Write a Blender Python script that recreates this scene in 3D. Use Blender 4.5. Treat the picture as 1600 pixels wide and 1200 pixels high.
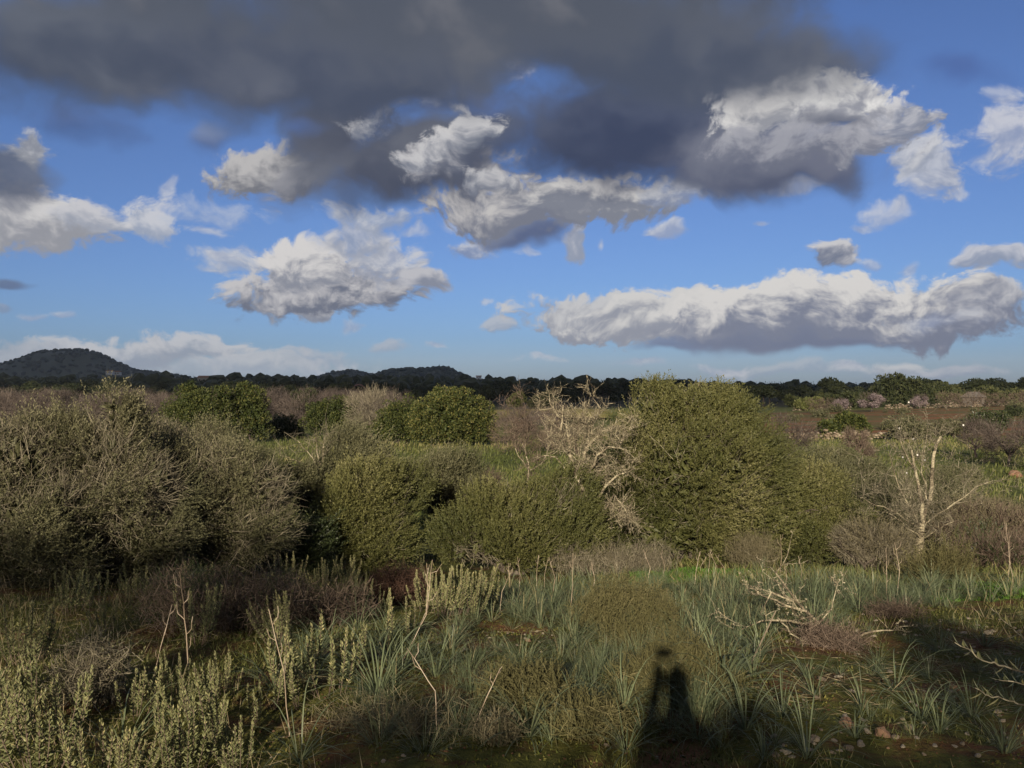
import bpy, math, random
import numpy as np
from mathutils import Vector, Matrix

for _o in list(bpy.data.objects):
    bpy.data.objects.remove(_o)
S = bpy.context.scene
C = S.collection
R = math.radians
rng = np.random.default_rng(11)
random.seed(11)

# ---------------------------------------------------------------- camera
F = 1305.0            # focal length in pixels of the 1600 px wide photograph
HZ = 610.0            # row of the eye-level line
EYE = 1.75
cam_d = bpy.data.cameras.new('camera')
cam_d.sensor_width = 36.0
cam_d.lens = 36.0 * F / 1600.0
cam_d.shift_y = (HZ - 600.0) / 1600.0
cam_d.clip_start = 0.05
cam_d.clip_end = 30000.0
cam = bpy.data.objects.new('camera', cam_d)
C.objects.link(cam)
cam.location = (0, 0, EYE)
cam.rotation_euler = (R(90), 0, 0)
S.camera = cam

# ---------------------------------------------------------------- exposure, render
S.view_settings.view_transform = 'Standard'
S.view_settings.look = 'None'
S.view_settings.gamma = 1.0
S.view_settings.use_curve_mapping = False
EXPO = 0.6
S.view_settings.exposure = EXPO
S.render.engine = 'CYCLES'
S.cycles.use_denoising = True
S.cycles.max_bounces = 5
S.cycles.diffuse_bounces = 3
S.cycles.glossy_bounces = 2
S.cycles.transmission_bounces = 3
S.cycles.transparent_max_bounces = 4
S.cycles.caustics_reflective = False
S.cycles.caustics_refractive = False

# ---------------------------------------------------------------- sun (low, behind the camera, a little to its left)
SUN_EL, SUN_AZ = 17.1, 10.2          # the shadows run 10 degrees to the right of the view axis
to_sun = Vector((-math.sin(R(SUN_AZ)) * math.cos(R(SUN_EL)), -math.cos(R(SUN_AZ)) * math.cos(R(SUN_EL)), math.sin(R(SUN_EL))))
sun_d = bpy.data.lights.new('sun', 'SUN')
sun_d.energy = 5.0
sun_d.angle = R(0.8)
sun_d.color = (1.0, 0.86, 0.66)
sun = bpy.data.objects.new('sun', sun_d)
C.objects.link(sun)
sun.rotation_euler = to_sun.to_track_quat('Z', 'Y').to_euler()
sun.location = to_sun * 50

# ---------------------------------------------------------------- world: Nishita sky with procedural cumulus
def lin(r, g, b):
    f = lambda c: (c / 255 / 12.92) if c <= 10 else ((c / 255 + 0.055) / 1.055) ** 2.4
    return (f(r), f(g), f(b))

class NT:
    """small helper that writes node trees"""
    def __init__(s, tree): s.t = tree; s.n = tree.nodes; s.l = tree.links
    def new(s, ty, **kw):
        n = s.n.new(ty)
        for k, v in kw.items(): setattr(n, k, v)
        return n
    def put(s, sock, v):
        if isinstance(v, bpy.types.NodeSocket): s.l.new(v, sock)
        elif v is not None: sock.default_value = v
    def m(s, op, a, b=None, c=None, clamp=False):
        n = s.new('ShaderNodeMath', operation=op, use_clamp=clamp)
        s.put(n.inputs[0], a); s.put(n.inputs[1], b); s.put(n.inputs[2], c)
        return n.outputs[0]
    def v(s, op, a, b=None, c=None):
        n = s.new('ShaderNodeVectorMath', operation=op)
        s.put(n.inputs[0], a); s.put(n.inputs[1], b)
        if c is not None: s.put(n.inputs[2], c)
        return n.outputs['Value'] if op in ('LENGTH', 'DOT_PRODUCT') else n.outputs[0]
    def vs(s, a, k):
        n = s.new('ShaderNodeVectorMath', operation='SCALE')
        s.put(n.inputs[0], a); s.put(n.inputs['Scale'], k)
        return n.outputs[0]
    def mr(s, v, a, b, c=0.0, d=1.0, smooth=False):
        n = s.new('ShaderNodeMapRange', interpolation_type='SMOOTHSTEP' if smooth else 'LINEAR')
        for i, x in enumerate((v, a, b, c, d)): s.put(n.inputs[i], x)
        return n.outputs[0]
    def mix(s, f, a, b):
        n = s.new('ShaderNodeMix', data_type='RGBA')
        s.put(n.inputs[0], f)
        for i, x in ((6, a), (7, b)):
            if isinstance(x, tuple): x = (x + (1.0,))[:4]
            s.put(n.inputs[i], x)
        return n.outputs[2]
    def noise(s, vec, scale, detail=4, rough=0.55, color=False, lac=2.0, dist=0.0, dims='3D'):
        n = s.new('ShaderNodeTexNoise', noise_dimensions=dims)
        s.put(n.inputs['Vector'], vec); n.inputs['Scale'].default_value = scale
        n.inputs['Detail'].default_value = detail; n.inputs['Roughness'].default_value = rough
        n.inputs['Lacunarity'].default_value = lac; n.inputs['Distortion'].default_value = dist
        return n.outputs['Color'] if color else n.outputs[0]

W = bpy.data.worlds.new('World')
S.world = W
W.use_nodes = True
W.cycles.sampling_method = 'MANUAL'
W.cycles.sample_map_resolution = 512
T = NT(W.node_tree)
T.n.clear()
STR = 0.0495
sky = T.new('ShaderNodeTexSky', sky_type='NISHITA', sun_disc=False)
sky.sun_elevation = R(SUN_EL)
sky.sun_rotation = R(180.0 + SUN_AZ)     # compass-wise from +Y: behind the camera
sky.altitude = 60
sky.air_density = 1.0
sky.dust_density = 0.6
sky.ozone_density = 6.0
gen = T.new('ShaderNodeTexCoord').outputs['Generated']
sep = T.new('ShaderNodeSeparateXYZ'); T.put(sep.inputs[0], gen)
az = T.m('ARCTAN2', sep.outputs[0], sep.outputs[1])
el = T.m('ARCSINE', sep.outputs[2])
cmb = T.new('ShaderNodeCombineXYZ'); T.put(cmb.inputs[0], az); T.put(cmb.inputs[1], el)
P = cmb.outputs[0]
st = T.v('MULTIPLY', P, (1.0, 1.35, 1.0))
warp = T.v('SUBTRACT', T.noise(st, 9.0, 3, 0.5, color=True, dims='2D'), (0.5, 0.5, 0.5))
Pw = T.v('MULTIPLY_ADD', warp, (0.06, 0.045, 0.0), P)
stw = T.v('MULTIPLY', Pw, (1.0, 1.35, 1.0))
N1 = T.noise(stw, 19.0, 8, 0.64, dims='2D')
N1b = T.noise(T.v('ADD', stw, (-0.010, 0.020, 0.0)), 19.0, 5, 0.60, dims='2D')
NL = T.noise(st, 5.0, 4, 0.55, dims='2D')                         # broad tone differences
relief = T.m('SUBTRACT', N1, N1b)
N2 = T.noise(stw, 75.0, 6, 0.62, dims='2D')
n0 = T.m('MULTIPLY_ADD', T.m('SUBTRACT', N2, 0.5), 0.62, T.m('SUBTRACT', N1, 0.5))
def voro(vec):
    n = T.new('ShaderNodeTexVoronoi', feature='SMOOTH_F1', normalize=True, voronoi_dimensions='2D')
    T.put(n.inputs['Vector'], vec); n.inputs['Scale'].default_value = 24.0; n.inputs['Detail'].default_value = 3.0
    n.inputs['Roughness'].default_value = 0.62; n.inputs['Lacunarity'].default_value = 2.2; n.inputs['Smoothness'].default_value = 0.55
    return n.outputs['Distance']
V1 = voro(stw); V1b = voro(T.v('ADD', stw, (-0.006, 0.011, 0.0)))
puff = T.m('SUBTRACT', 0.34, V1)                           # rounded heads
nw = T.m('MULTIPLY_ADD', puff, 0.75, T.m('MULTIPLY', n0, 0.75))
N3 = T.noise(stw, 10.0, 6, 0.52, dims='2D')
nd = T.m('SUBTRACT', N3, 0.5)                              # smoother, for the dark deck
relw = T.m('MULTIPLY_ADD', T.m('SUBTRACT', V1b, V1), 1.3, T.m('MULTIPLY', relief, 0.6))
tone = T.mr(NL, 0.3, 0.7, -0.45, 0.45)
skyc = sky.outputs[0]
SKYGAIN = CLOUD_SKY = 1.0
hs = T.new('ShaderNodeHueSaturation')
hs.inputs['Saturation'].default_value = 0.91; hs.inputs['Value'].default_value = 1.08
T.put(hs.inputs['Color'], skyc)
col = T.v('MULTIPLY', hs.outputs[0], (0.97, 1.0, 1.24))       # white balance of the photograph

def pix(px, py):
    u, v = (px - 800) / F, (HZ - py) / F
    a = math.atan(u)
    return a, math.atan(v * math.cos(a))

def cloud(px, py, hw, hh, base, top, rot=0.0, puffy=None, soft=0.5, amp=1.6, op=1.0, rel=3.0, bias=0.0, edge=0.13):
    """one cumulus in the sky: an ellipse of directions, frayed by noise, lit at its top, shaded at its base"""
    global col
    a, e = pix(px, py)
    sx = abs(pix(px + hw, py)[0] - pix(px - hw, py)[0]) / 2
    sy = abs(pix(px, py - hh)[1] - pix(px, py + hh)[1]) / 2
    q = T.v('SUBTRACT', Pw, (a, e, 0))
    if rot:
        vr = T.new('ShaderNodeVectorRotate', rotation_type='Z_AXIS')
        T.put(vr.inputs[0], q); vr.inputs['Angle'].default_value = R(rot)
        q = vr.outputs[0]
    q = T.v('MULTIPLY', q, (1 / sx, 1 / sy, 0))
    if puffy is None: puffy = sum(top) > 450
    d = T.m('SUBTRACT', 1.0 + edge + (0.0 if puffy else 0.14), T.v('LENGTH', q))
    al = T.mr(T.m('MULTIPLY_ADD', nw if puffy else nd, amp, d), 0.0, soft * (0.8 if puffy else 1.0), 0.0, op, True)
    qs = T.v('DOT_PRODUCT', q, (-0.12, 1.0, 0.0))
    lit = T.mr(T.m('ADD', tone, T.m('MULTIPLY_ADD', relw if puffy else T.m('MULTIPLY_ADD', n0, 0.10, nd), rel * 0.75 if puffy else 2.2, qs)), -0.75 + bias, 0.75 + bias, 0, 1, True)
    k = 1.0 / STR / 2 ** EXPO
    b_, t_ = (tuple(c * k for c in lin(*base)), tuple(c * k for c in lin(*top)))
    col = T.mix(al, col, T.mix(lit, b_, t_))


def scraps(rows, base, top, amp=2.1, soft=1.0, op=0.62):
    """many small shreds of cloud that share one tone"""
    global col
    best = None
    for px, py, hw, hh, o_ in rows:
        a, e = pix(px, py); sx = hw / F * math.cos(a) ** 2; sy = hh / F * math.cos(a)
        q = T.v('MULTIPLY', T.v('SUBTRACT', Pw, (a, e, 0)), (1 / sx, 1 / sy, 0))
        d = T.v('LENGTH', q)
        best = d if best is None else T.m('MINIMUM', best, d)
    d = T.m('SUBTRACT', 1.15, best)
    al = T.mr(T.m('MULTIPLY_ADD', nw, amp, d), 0.0, soft, 0.0, op, True)
    lit = T.mr(relw, -0.25, 0.25, 0, 1, True)
    k = 1.0 / STR / 2 ** EXPO
    b_, t_ = (tuple(c * k for c in lin(*base)), tuple(c * k for c in lin(*top)))
    col = T.mix(al, col, T.mix(lit, b_, t_))

# low banks along the horizon
cloud(330, 582, 230, 22, (166, 176, 190), (188, 194, 202), soft=0.9, amp=1.5, op=0.75)
cloud(190, 556, 110, 30, (150, 160, 176), (200, 201, 205), soft=0.6, amp=1.7, op=0.92)
cloud(310, 548, 80, 24, (152, 161, 176), (200, 201, 205), soft=0.6, amp=1.7, op=0.92)
cloud(400, 568, 90, 22, (160, 170, 184), (196, 198, 203), soft=0.7, amp=1.7, op=0.85)
cloud(490, 556, 60, 14, (156, 168, 186), (180, 186, 196), soft=0.9, amp=1.7, op=0.7)
cloud(30, 560, 120, 26, (148, 158, 174), (176, 182, 192), soft=0.8, amp=1.8, op=0.85)
cloud(420, 575, 170, 18, (160, 172, 188), (186, 192, 200), soft=1.0, amp=1.6, op=0.6)
cloud(612, 545, 34, 13, (158, 168, 184), (185, 188, 196), soft=0.9, amp=1.4, op=0.7)
cloud(1240, 578, 150, 14, (150, 164, 184), (188, 192, 200), soft=1.0, amp=1.6, op=0.6)
cloud(1400, 573, 36, 13, (160, 168, 182), (205, 206, 208), soft=0.7, amp=1.3, op=0.85)
cloud(1490, 576, 70, 14, (150, 160, 178), (182, 186, 196), soft=0.8, amp=1.5, op=0.8)
cloud(780, 508, 26, 13, (140, 152, 172), (186, 190, 198), soft=0.8, amp=1.4, op=0.85)
# long bank on the right
cloud(1060, 540, 60, 12, (120, 130, 156), (130, 140, 164), soft=0.6, amp=1.2, op=0.9)
cloud(1230, 530, 180, 22, (118, 126, 148), (132, 138, 156), soft=0.6, amp=1.2)
cloud(930, 495, 120, 34, (150, 154, 166), (200, 200, 202), rot=3, soft=0.4, amp=1.2)
cloud(1080, 492, 160, 40, (150, 154, 166), (212, 210, 208), rot=-2, soft=0.4, amp=1.2)
cloud(1470, 492, 130, 48, (124, 130, 148), (196, 196, 200), rot=-3, soft=0.4, amp=1.2)
cloud(1270, 482, 230, 46, (126, 132, 150), (218, 215, 212), rot=-3, soft=0.4, amp=1.2, bias=-0.1)
# left middle cumulus
cloud(492, 494, 42, 17, (140, 146, 160), (205, 203, 204), soft=0.5, amp=1.2)
cloud(370, 412, 60, 20, (158, 166, 184), (196, 198, 204), soft=1.0, amp=1.8, op=0.8)
cloud(500, 455, 160, 42, (112, 118, 134), (198, 196, 198), rot=-4, soft=0.45, amp=1.3)
cloud(470, 415, 85, 44, (140, 144, 156), (214, 211, 210), soft=0.5, amp=1.3)
cloud(600, 410, 60, 40, (150, 156, 172), (205, 204, 206), soft=0.7, amp=1.6, op=0.9)
cloud(560, 370, 60, 32, (150, 158, 176), (200, 200, 205), soft=0.9, amp=1.8, op=0.8)
cloud(665, 440, 36, 20, (136, 142, 158), (190, 190, 196), soft=0.6, amp=1.3)
cloud(580, 340, 80, 20, (150, 160, 180), (200, 202, 206), soft=0.9, amp=1.8, op=0.8)
# left edge
cloud(60, 345, 130, 50, (150, 152, 160), (208, 206, 206), soft=0.45, amp=1.3)
cloud(150, 338, 60, 36, (160, 166, 180), (198, 198, 204), soft=0.8, amp=1.7, op=0.85)
cloud(242, 352, 50, 38, (160, 168, 184), (206, 206, 210), rot=20, soft=0.7, amp=1.6, op=0.9)
cloud(340, 342, 70, 24, (150, 166, 198), (186, 194, 210), soft=1.2, amp=2.0, op=0.6)
cloud(20, 265, 70, 52, (92, 100, 120), (130, 136, 150), soft=0.7, amp=1.6, op=0.95)
cloud(52, 226, 42, 32, (140, 144, 154), (196, 196, 198), soft=0.7, amp=1.5, op=0.95)
cloud(10, 440, 40, 9, (96, 108, 136), (104, 116, 142), soft=0.8, amp=1.0, op=0.8)
cloud(8, 486, 24, 9, (130, 146, 172), (150, 160, 180), soft=0.8, amp=1.0, op=0.7)
cloud(130, 190, 110, 34, (72, 90, 132), (86, 102, 142), soft=1.2, amp=2.0, op=0.7)
cloud(315, 222, 46, 28, (84, 98, 134), (130, 140, 164), rot=-30, soft=1.1, amp=1.8, op=0.75)
cloud(410, 268, 82, 36, (120, 122, 130), (186, 184, 184), rot=-12, soft=0.5, amp=1.4)
cloud(470, 290, 50, 26, (104, 108, 122), (160, 160, 166), rot=-25, soft=0.7, amp=1.4)
# right side scraps
cloud(1470, 270, 56, 40, (150, 158, 178), (196, 198, 206), rot=-25, soft=0.8, amp=1.8, op=0.9)
cloud(1430, 240, 44, 34, (150, 158, 176), (204, 204, 208), soft=0.8, amp=1.7, op=0.9)
cloud(1386, 328, 40, 18, (156, 170, 200), (196, 200, 212), soft=1.0, amp=1.8, op=0.8)
cloud(1570, 205, 60, 50, (150, 160, 186), (206, 206, 212), soft=0.9, amp=1.9, op=0.85)
cloud(1550, 155, 40, 16, (140, 154, 188), (186, 192, 208), soft=1.0, amp=1.8, op=0.7)
cloud(1305, 392, 42, 22, (118, 126, 146), (202, 201, 204), rot=8, soft=0.5, amp=1.3)
cloud(1378, 402, 22, 11, (150, 164, 196), (190, 196, 210), soft=0.9, amp=1.5, op=0.7)
cloud(1560, 410, 66, 18, (146, 154, 172), (200, 200, 206), rot=8, soft=0.6, amp=1.5, op=0.9)
cloud(1042, 360, 30, 11, (150, 162, 190), (204, 206, 212), soft=0.8, amp=1.4, op=0.9)
cloud(1500, 110, 90, 26, (72, 92, 148), (80, 100, 154), rot=25, soft=1.3, amp=1.8, op=0.55)
scraps(((560, 345, 18, 8, .6), (760, 470, 14, 6, .5), (1436, 415, 12, 12, .5), (330, 362, 22, 9, .5), (1325, 572, 40, 9, .6), (1130, 572, 50, 8, .6), (690, 540, 16, 6, .4), (100, 492, 16, 6, .35), (935, 376, 7, 6, .5), (1470, 500, 60, 14, .5), (900, 268, 30, 18, .7), (205, 318, 16, 9, .55), (262, 300, 12, 14, .5), (385, 390, 26, 9, .6), (345, 405, 18, 7, .5), (640, 360, 26, 9, .6), (625, 395, 20, 12, .6), (700, 352, 24, 10, .55), (820, 395, 14, 8, .5), (1120, 300, 30, 12, .6), (1240, 296, 36, 12, .6), (1440, 300, 26, 20, .65), (1500, 300, 24, 10, .6), (1410, 318, 18, 9, .5), (1540, 240, 24, 20, .55), (1350, 350, 16, 7, .4), (1180, 345, 14, 5, .35), (60, 500, 24, 6, .4), (560, 516, 22, 7, .45), (850, 560, 40, 6, .35), (1000, 566, 40, 6, .3)), (158, 168, 192), (202, 204, 211))
# under the dark deck
cloud(735, 385, 42, 18, (130, 142, 170), (196, 198, 206), soft=0.8, amp=1.7, op=0.85)
cloud(886, 378, 20, 26, (150, 156, 170), (200, 199, 203), soft=0.7, amp=1.4, op=0.9)
cloud(820, 365, 70, 24, (92, 102, 132), (120, 128, 150), soft=0.7, amp=1.4, op=0.95)
cloud(800, 320, 130, 46, (120, 124, 138), (196, 193, 192), soft=0.5, amp=1.5)
cloud(930, 310, 120, 40, (128, 132, 144), (214, 211, 208), rot=6, soft=0.5, amp=1.5)
cloud(1050, 306, 60, 24, (130, 140, 164), (196, 198, 204), soft=0.7, amp=1.7, op=0.9)
cloud(720, 262, 90, 46, (110, 114, 128), (180, 178, 180), soft=0.6, amp=1.6)
cloud(1180, 296, 90, 16, (130, 148, 186), (190, 194, 206), soft=1.0, amp=1.8, op=0.7)
# the dark deck
cloud(640, 245, 185, 84, (74, 80, 98), (104, 108, 120), rot=-14, soft=0.75, amp=1.15)
cloud(530, 190, 100, 62, (76, 81, 97), (92, 96, 109), rot=-30, soft=0.9, amp=1.1)
cloud(740, 120, 36, 40, (66, 76, 102), (74, 84, 110), soft=0.8, amp=1.4, op=0.85)
cloud(1020, 195, 290, 105, (62, 71, 96), (84, 92, 114), rot=-4, soft=0.7, amp=0.95)
cloud(1180, 255, 180, 62, (72, 80, 105), (112, 116, 132), rot=4, soft=0.75, amp=1.15)
cloud(1300, 262, 50, 46, (78, 86, 110), (110, 114, 132), rot=0, soft=0.8, amp=1.4, op=0.9)
cloud(725, 212, 50, 32, (112, 118, 132), (206, 204, 204), rot=-25, soft=0.6, amp=1.9, op=0.95)
cloud(690, 255, 60, 32, (110, 114, 128), (186, 184, 186), rot=-25, soft=0.7, amp=1.9, op=0.8)
cloud(585, 185, 50, 40, (84, 92, 112), (164, 166, 172), rot=-35, soft=0.9, amp=2.2, op=0.8)
cloud(675, 140, 36, 34, (100, 112, 148), (182, 186, 198), soft=1.2, amp=2.2, op=0.7)
cloud(815, 110, 26, 20, (100, 116, 156), (186, 190, 204), soft=1.2, amp=2.0, op=0.75)
for px, py, hw, hh, rt in ((700, 235, 46, 26, -30), (745, 200, 30, 22, 10), (655, 262, 36, 18, -10), (770, 275, 40, 22, 0), (720, 160, 20, 14, 20), (560, 200, 30, 24, -40)):
    cloud(px, py, hw, hh, (128, 133, 146), (200, 199, 201), rot=rt, soft=1.0, amp=2.3, op=.8)
for px, py, hw, hh in ((690, 130, 40, 24), (765, 155, 34, 20), (640, 165, 26, 16), (480, 205, 30, 14)):
    cloud(px, py, hw, hh, (84, 118, 184), (92, 126, 194), soft=1.3, amp=2.2, op=.55)
# bright head on the right of the deck
cloud(1375, 200, 76, 46, (130, 136, 152), (208, 206, 208), rot=-20, soft=0.5, amp=1.7, op=0.95)
cloud(1205, 160, 90, 58, (150, 152, 160), (228, 225, 222), soft=0.5, amp=1.5)
cloud(1310, 160, 78, 46, (150, 152, 162), (226, 224, 222), soft=0.45, amp=1.4)
cloud(1270, 222, 150, 42, (112, 116, 132), (160, 161, 170), soft=0.8, amp=1.5, op=0.9)
cloud(1300, 188, 70, 13, (88, 94, 112), (112, 116, 130), rot=9, soft=1.0, amp=2.2, op=0.75)
# overhead
cloud(200, 70, 330, 95, (74, 82, 100), (96, 102, 115), rot=-10, soft=0.7, amp=0.85)
cloud(560, 95, 330, 110, (74, 82, 101), (101, 106, 120), rot=-8, soft=0.75, amp=0.85)
cloud(1010, 70, 350, 95, (76, 84, 102), (101, 106, 119), rot=8, soft=0.7, amp=0.85)
cloud(640, -150, 1000, 250, (84, 90, 103), (116, 117, 124), soft=0.5, amp=0.8)

# the sky goes on the same way beyond the frame: broken cumulus all round
absaz = T.m('ABSOLUTE', az)
msk = T.m('MAXIMUM', T.mr(absaz, 0.62, 0.85, 0, 1, True), T.mr(el, 0.50, 0.75, 0, 1, True))
gm = T.noise(gen, 3.2, 6, 0.6)
gd = T.noise(T.v('ADD', gen, (0.02, 0.0, -0.05)), 3.2, 4, 0.6)
ga = T.m('MULTIPLY', T.m('MULTIPLY', T.mr(gm, 0.44, 0.58, 0, .95, True), msk), T.mr(el, 0.0, 0.06, 0, 1))
gk = 1.0 / STR / 2 ** EXPO
gl = T.mr(T.m('SUBTRACT', gm, gd), -0.08, 0.08, 0, 1, True)
col = T.mix(ga, col, T.mix(gl, tuple(c * gk for c in lin(120, 124, 136)), tuple(c * gk for c in lin(206, 205, 206))))

bg = T.new('ShaderNodeBackground')
T.put(bg.inputs[0], col); bg.inputs[1].default_value = STR
out = T.new('ShaderNodeOutputWorld')
T.l.new(bg.outputs[0], out.inputs[0])

# ---------------------------------------------------------------- helpers: properties, numpy meshes
def tag(o, label=None, cat=None, group=None, kind=None):
    if label: o['label'] = label
    if cat: o['category'] = cat
    if group: o['group'] = group
    if kind: o['kind'] = kind
    return o

def empty(name, loc=(0, 0, 0), rz=0.0, sc=1.0):
    o = bpy.data.objects.new(name, None)
    C.objects.link(o)
    o.location = loc; o.rotation_euler = (0, 0, rz); o.scale = (sc, sc, sc)
    o.empty_display_size = 0.1
    return o

def copy_tree(o, parent=None):
    c = o.copy(); C.objects.link(c); c.parent = parent
    for ch in list(o.children): copy_tree(ch, c)
    return c

class MB:
    """collects vertices, polygons and one random number per polygon; build() links them as ONE mesh object"""
    def __init__(s): s.v = []; s.f = []; s.r = []; s.mi = []; s.n = 0
    def add(s, verts, faces, rnd=None, mat=0):
        verts = np.asarray(verts, np.float32).reshape(-1, 3); faces = np.asarray(faces, np.int32)
        s.v.append(verts); s.f.append(faces + s.n); s.n += len(verts)
        if rnd is None: rnd = rng.random(len(faces))
        s.r.append(np.broadcast_to(np.asarray(rnd, np.float32), (len(faces),)))
        s.mi.append(np.full(len(faces), mat, np.int32))
    def mesh(s, name, mats, smooth=False):
        me = bpy.data.meshes.new(name)
        V = np.concatenate(s.v); tot = np.concatenate([np.full(len(f), f.shape[1], np.int32) for f in s.f])
        loops = np.concatenate([f.ravel() for f in s.f])
        me.vertices.add(len(V)); me.vertices.foreach_set('co', V.ravel())
        me.loops.add(len(loops)); me.loops.foreach_set('vertex_index', loops)
        me.polygons.add(len(tot))
        me.polygons.foreach_set('loop_start', np.concatenate([[0], np.cumsum(tot)[:-1]]).astype(np.int32))
        me.polygons.foreach_set('loop_total', tot)
        mats = mats if isinstance(mats, (list, tuple)) else [mats]
        for m in mats: me.materials.append(m)
        me.polygons.foreach_set('material_index', np.concatenate(s.mi))
        me.polygons.foreach_set('use_smooth', np.full(len(tot), smooth))
        at = me.attributes.new('rnd', 'FLOAT', 'FACE')
        at.data.foreach_set('value', np.concatenate(s.r).astype(np.float32))
        me.update(calc_edges=True)
        return me
    def build(s, name, mats, parent=None, kind=None, smooth=False, loc=(0, 0, 0)):
        o = bpy.data.objects.new(name, s.mesh(name, mats, smooth))
        C.objects.link(o); o.location = loc
        if parent: o.parent = parent
        if kind: o['kind'] = kind
        return o

def from_mesh(name, me, parent=None, loc=(0, 0, 0), rot=(0, 0, 0), sc=1.0):
    o = bpy.data.objects.new(name, me); C.objects.link(o)
    o.location = loc; o.rotation_euler = rot
    o.scale = (sc, sc, sc) if not hasattr(sc, '__len__') else sc
    if parent: o.parent = parent
    return o

def unit(a): return a / np.maximum(np.linalg.norm(a, axis=-1, keepdims=True), 1e-9)
def rdir(n):
    return unit(rng.normal(size=(n, 3)))
def perp(d):
    """a random unit vector square to each d"""
    return unit(np.cross(d, rdir(len(d))))

def tubes(mb, p0, p1, r0, r1, sides=4, rnd=None, mat=0):
    p0, p1 = np.asarray(p0, float), np.asarray(p1, float); n = len(p0)
    r0 = np.broadcast_to(np.asarray(r0, float), (n,)); r1 = np.broadcast_to(np.asarray(r1, float), (n,))
    d = unit(p1 - p0)
    ref = np.where(np.abs(d[:, 2:3]) < 0.9, np.array([[0, 0, 1.0]]), np.array([[1.0, 0, 0]]))
    a = unit(np.cross(d, ref)); b = np.cross(d, a)
    ang = np.arange(sides) * 2 * np.pi / sides
    ring = a[:, None] * np.cos(ang)[None, :, None] + b[:, None] * np.sin(ang)[None, :, None]
    V = np.concatenate([p0[:, None] + ring * r0[:, None, None], p1[:, None] + ring * r1[:, None, None]], 1)
    k = np.arange(sides); k2 = (k + 1) % sides
    f = np.stack([k, k2, k2 + sides, k + sides], 1)
    Fc = (f[None] + (np.arange(n) * 2 * sides)[:, None, None]).reshape(-1, 4)
    rr = rng.random(n) if rnd is None else np.broadcast_to(rnd, (n,))
    mb.add(V.reshape(-1, 3), Fc, np.repeat(rr, sides), mat)

def leaves(mb, base, d, L, Wd, nrm=None, rnd=None, mat=0, fold=0.25):
    """pointed leaves: two triangles folded along the midrib"""
    n = len(base); L = np.broadcast_to(L, (n,))[:, None]; Wd = np.broadcast_to(Wd, (n,))[:, None]
    d = unit(d)
    side = perp(d) if nrm is None else unit(np.cross(d, nrm))
    up = np.cross(side, d)
    mid = base + d * L * 0.45
    V = np.stack([base, mid + side * Wd * 0.5 + up * Wd * fold, base + d * L, mid - side * Wd * 0.5 + up * Wd * fold], 1)
    q = np.arange(n)[:, None] * 4
    Fc = np.concatenate([q + np.array([[0, 1, 2]]), q + np.array([[0, 2, 3]])])
    rr = rng.random(n) if rnd is None else np.broadcast_to(rnd, (n,))
    mb.add(V.reshape(-1, 3), Fc, np.concatenate([rr, rr]), mat)

def blades(mb, base, d, L, Wd, droop, segs=4, vee=0.25, rnd=None, mat=0, tip=0.0):
    """strap leaves that bend over under their own weight"""
    n = len(base); L = np.broadcast_to(L, (n,)); Wd = np.broadcast_to(Wd, (n,)); droop = np.broadcast_to(droop, (n,))
    d = unit(d); h = d.copy(); h[:, 2] = 0; h = unit(h + 1e-6); side = np.stack([-h[:, 1], h[:, 0], 0 * h[:, 0]], 1)
    pts = [base.astype(float)]; cur = d.copy()
    for k in range(segs):
        pts.append(pts[-1] + cur * (L / segs)[:, None])
        cur = unit(cur + (h * 0.25 - np.array([[0, 0, 1.0]])) * (droop * (0.25 + k / segs))[:, None] * 2.2 / segs)
    rows = []
    for k, p in enumerate(pts):
        t = k / segs
        w = Wd * (0.75 + 0.5 * t) * (1 - t) ** 0.6 if k else Wd * 0.7
        w = np.maximum(w, 0.0004)[:, None] * 0.5
        rows.append(np.stack([p - side * w, p - np.array([[0, 0, 1.0]]) * w * vee * 2, p + side * w], 1))
    V = np.stack(rows, 1)                      # n, segs+1, 3, 3
    idx = np.arange((segs + 1) * 3).reshape(segs + 1, 3)
    f = []
    for k in range(segs):
        for j in (0, 1): f.append([idx[k, j], idx[k, j + 1], idx[k + 1, j + 1], idx[k + 1, j]])
    f = np.array(f)
    Fc = (f[None] + (np.arange(n) * (segs + 1) * 3)[:, None, None]).reshape(-1, 4)
    rr = rng.random(n) if rnd is None else np.broadcast_to(rnd, (n,))
    mb.add(V.reshape(-1, 3), Fc, np.repeat(rr, len(f)), mat)

# value noise on the plane
_tab = np.random.default_rng(5).random((256, 256))
def vnoise(x, y):
    xi = np.floor(x).astype(int); yi = np.floor(y).astype(int); fx = x - xi; fy = y - yi
    fx = fx * fx * (3 - 2 * fx); fy = fy * fy * (3 - 2 * fy)
    g = lambda i, j: _tab[i & 255, j & 255]
    return (g(xi, yi) * (1 - fx) + g(xi + 1, yi) * fx) * (1 - fy) + (g(xi, yi + 1) * (1 - fx) + g(xi + 1, yi + 1) * fx) * fy
def fbm(x, y, s, o=4):
    t = 0; a = 1.0; w = 0
    for k in range(o):
        t = t + a * (vnoise(np.asarray(x) * s + 17 * k, np.asarray(y) * s + 31 * k) - 0.5); w += a; a *= 0.5; s *= 2.03
    return t / w

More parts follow.
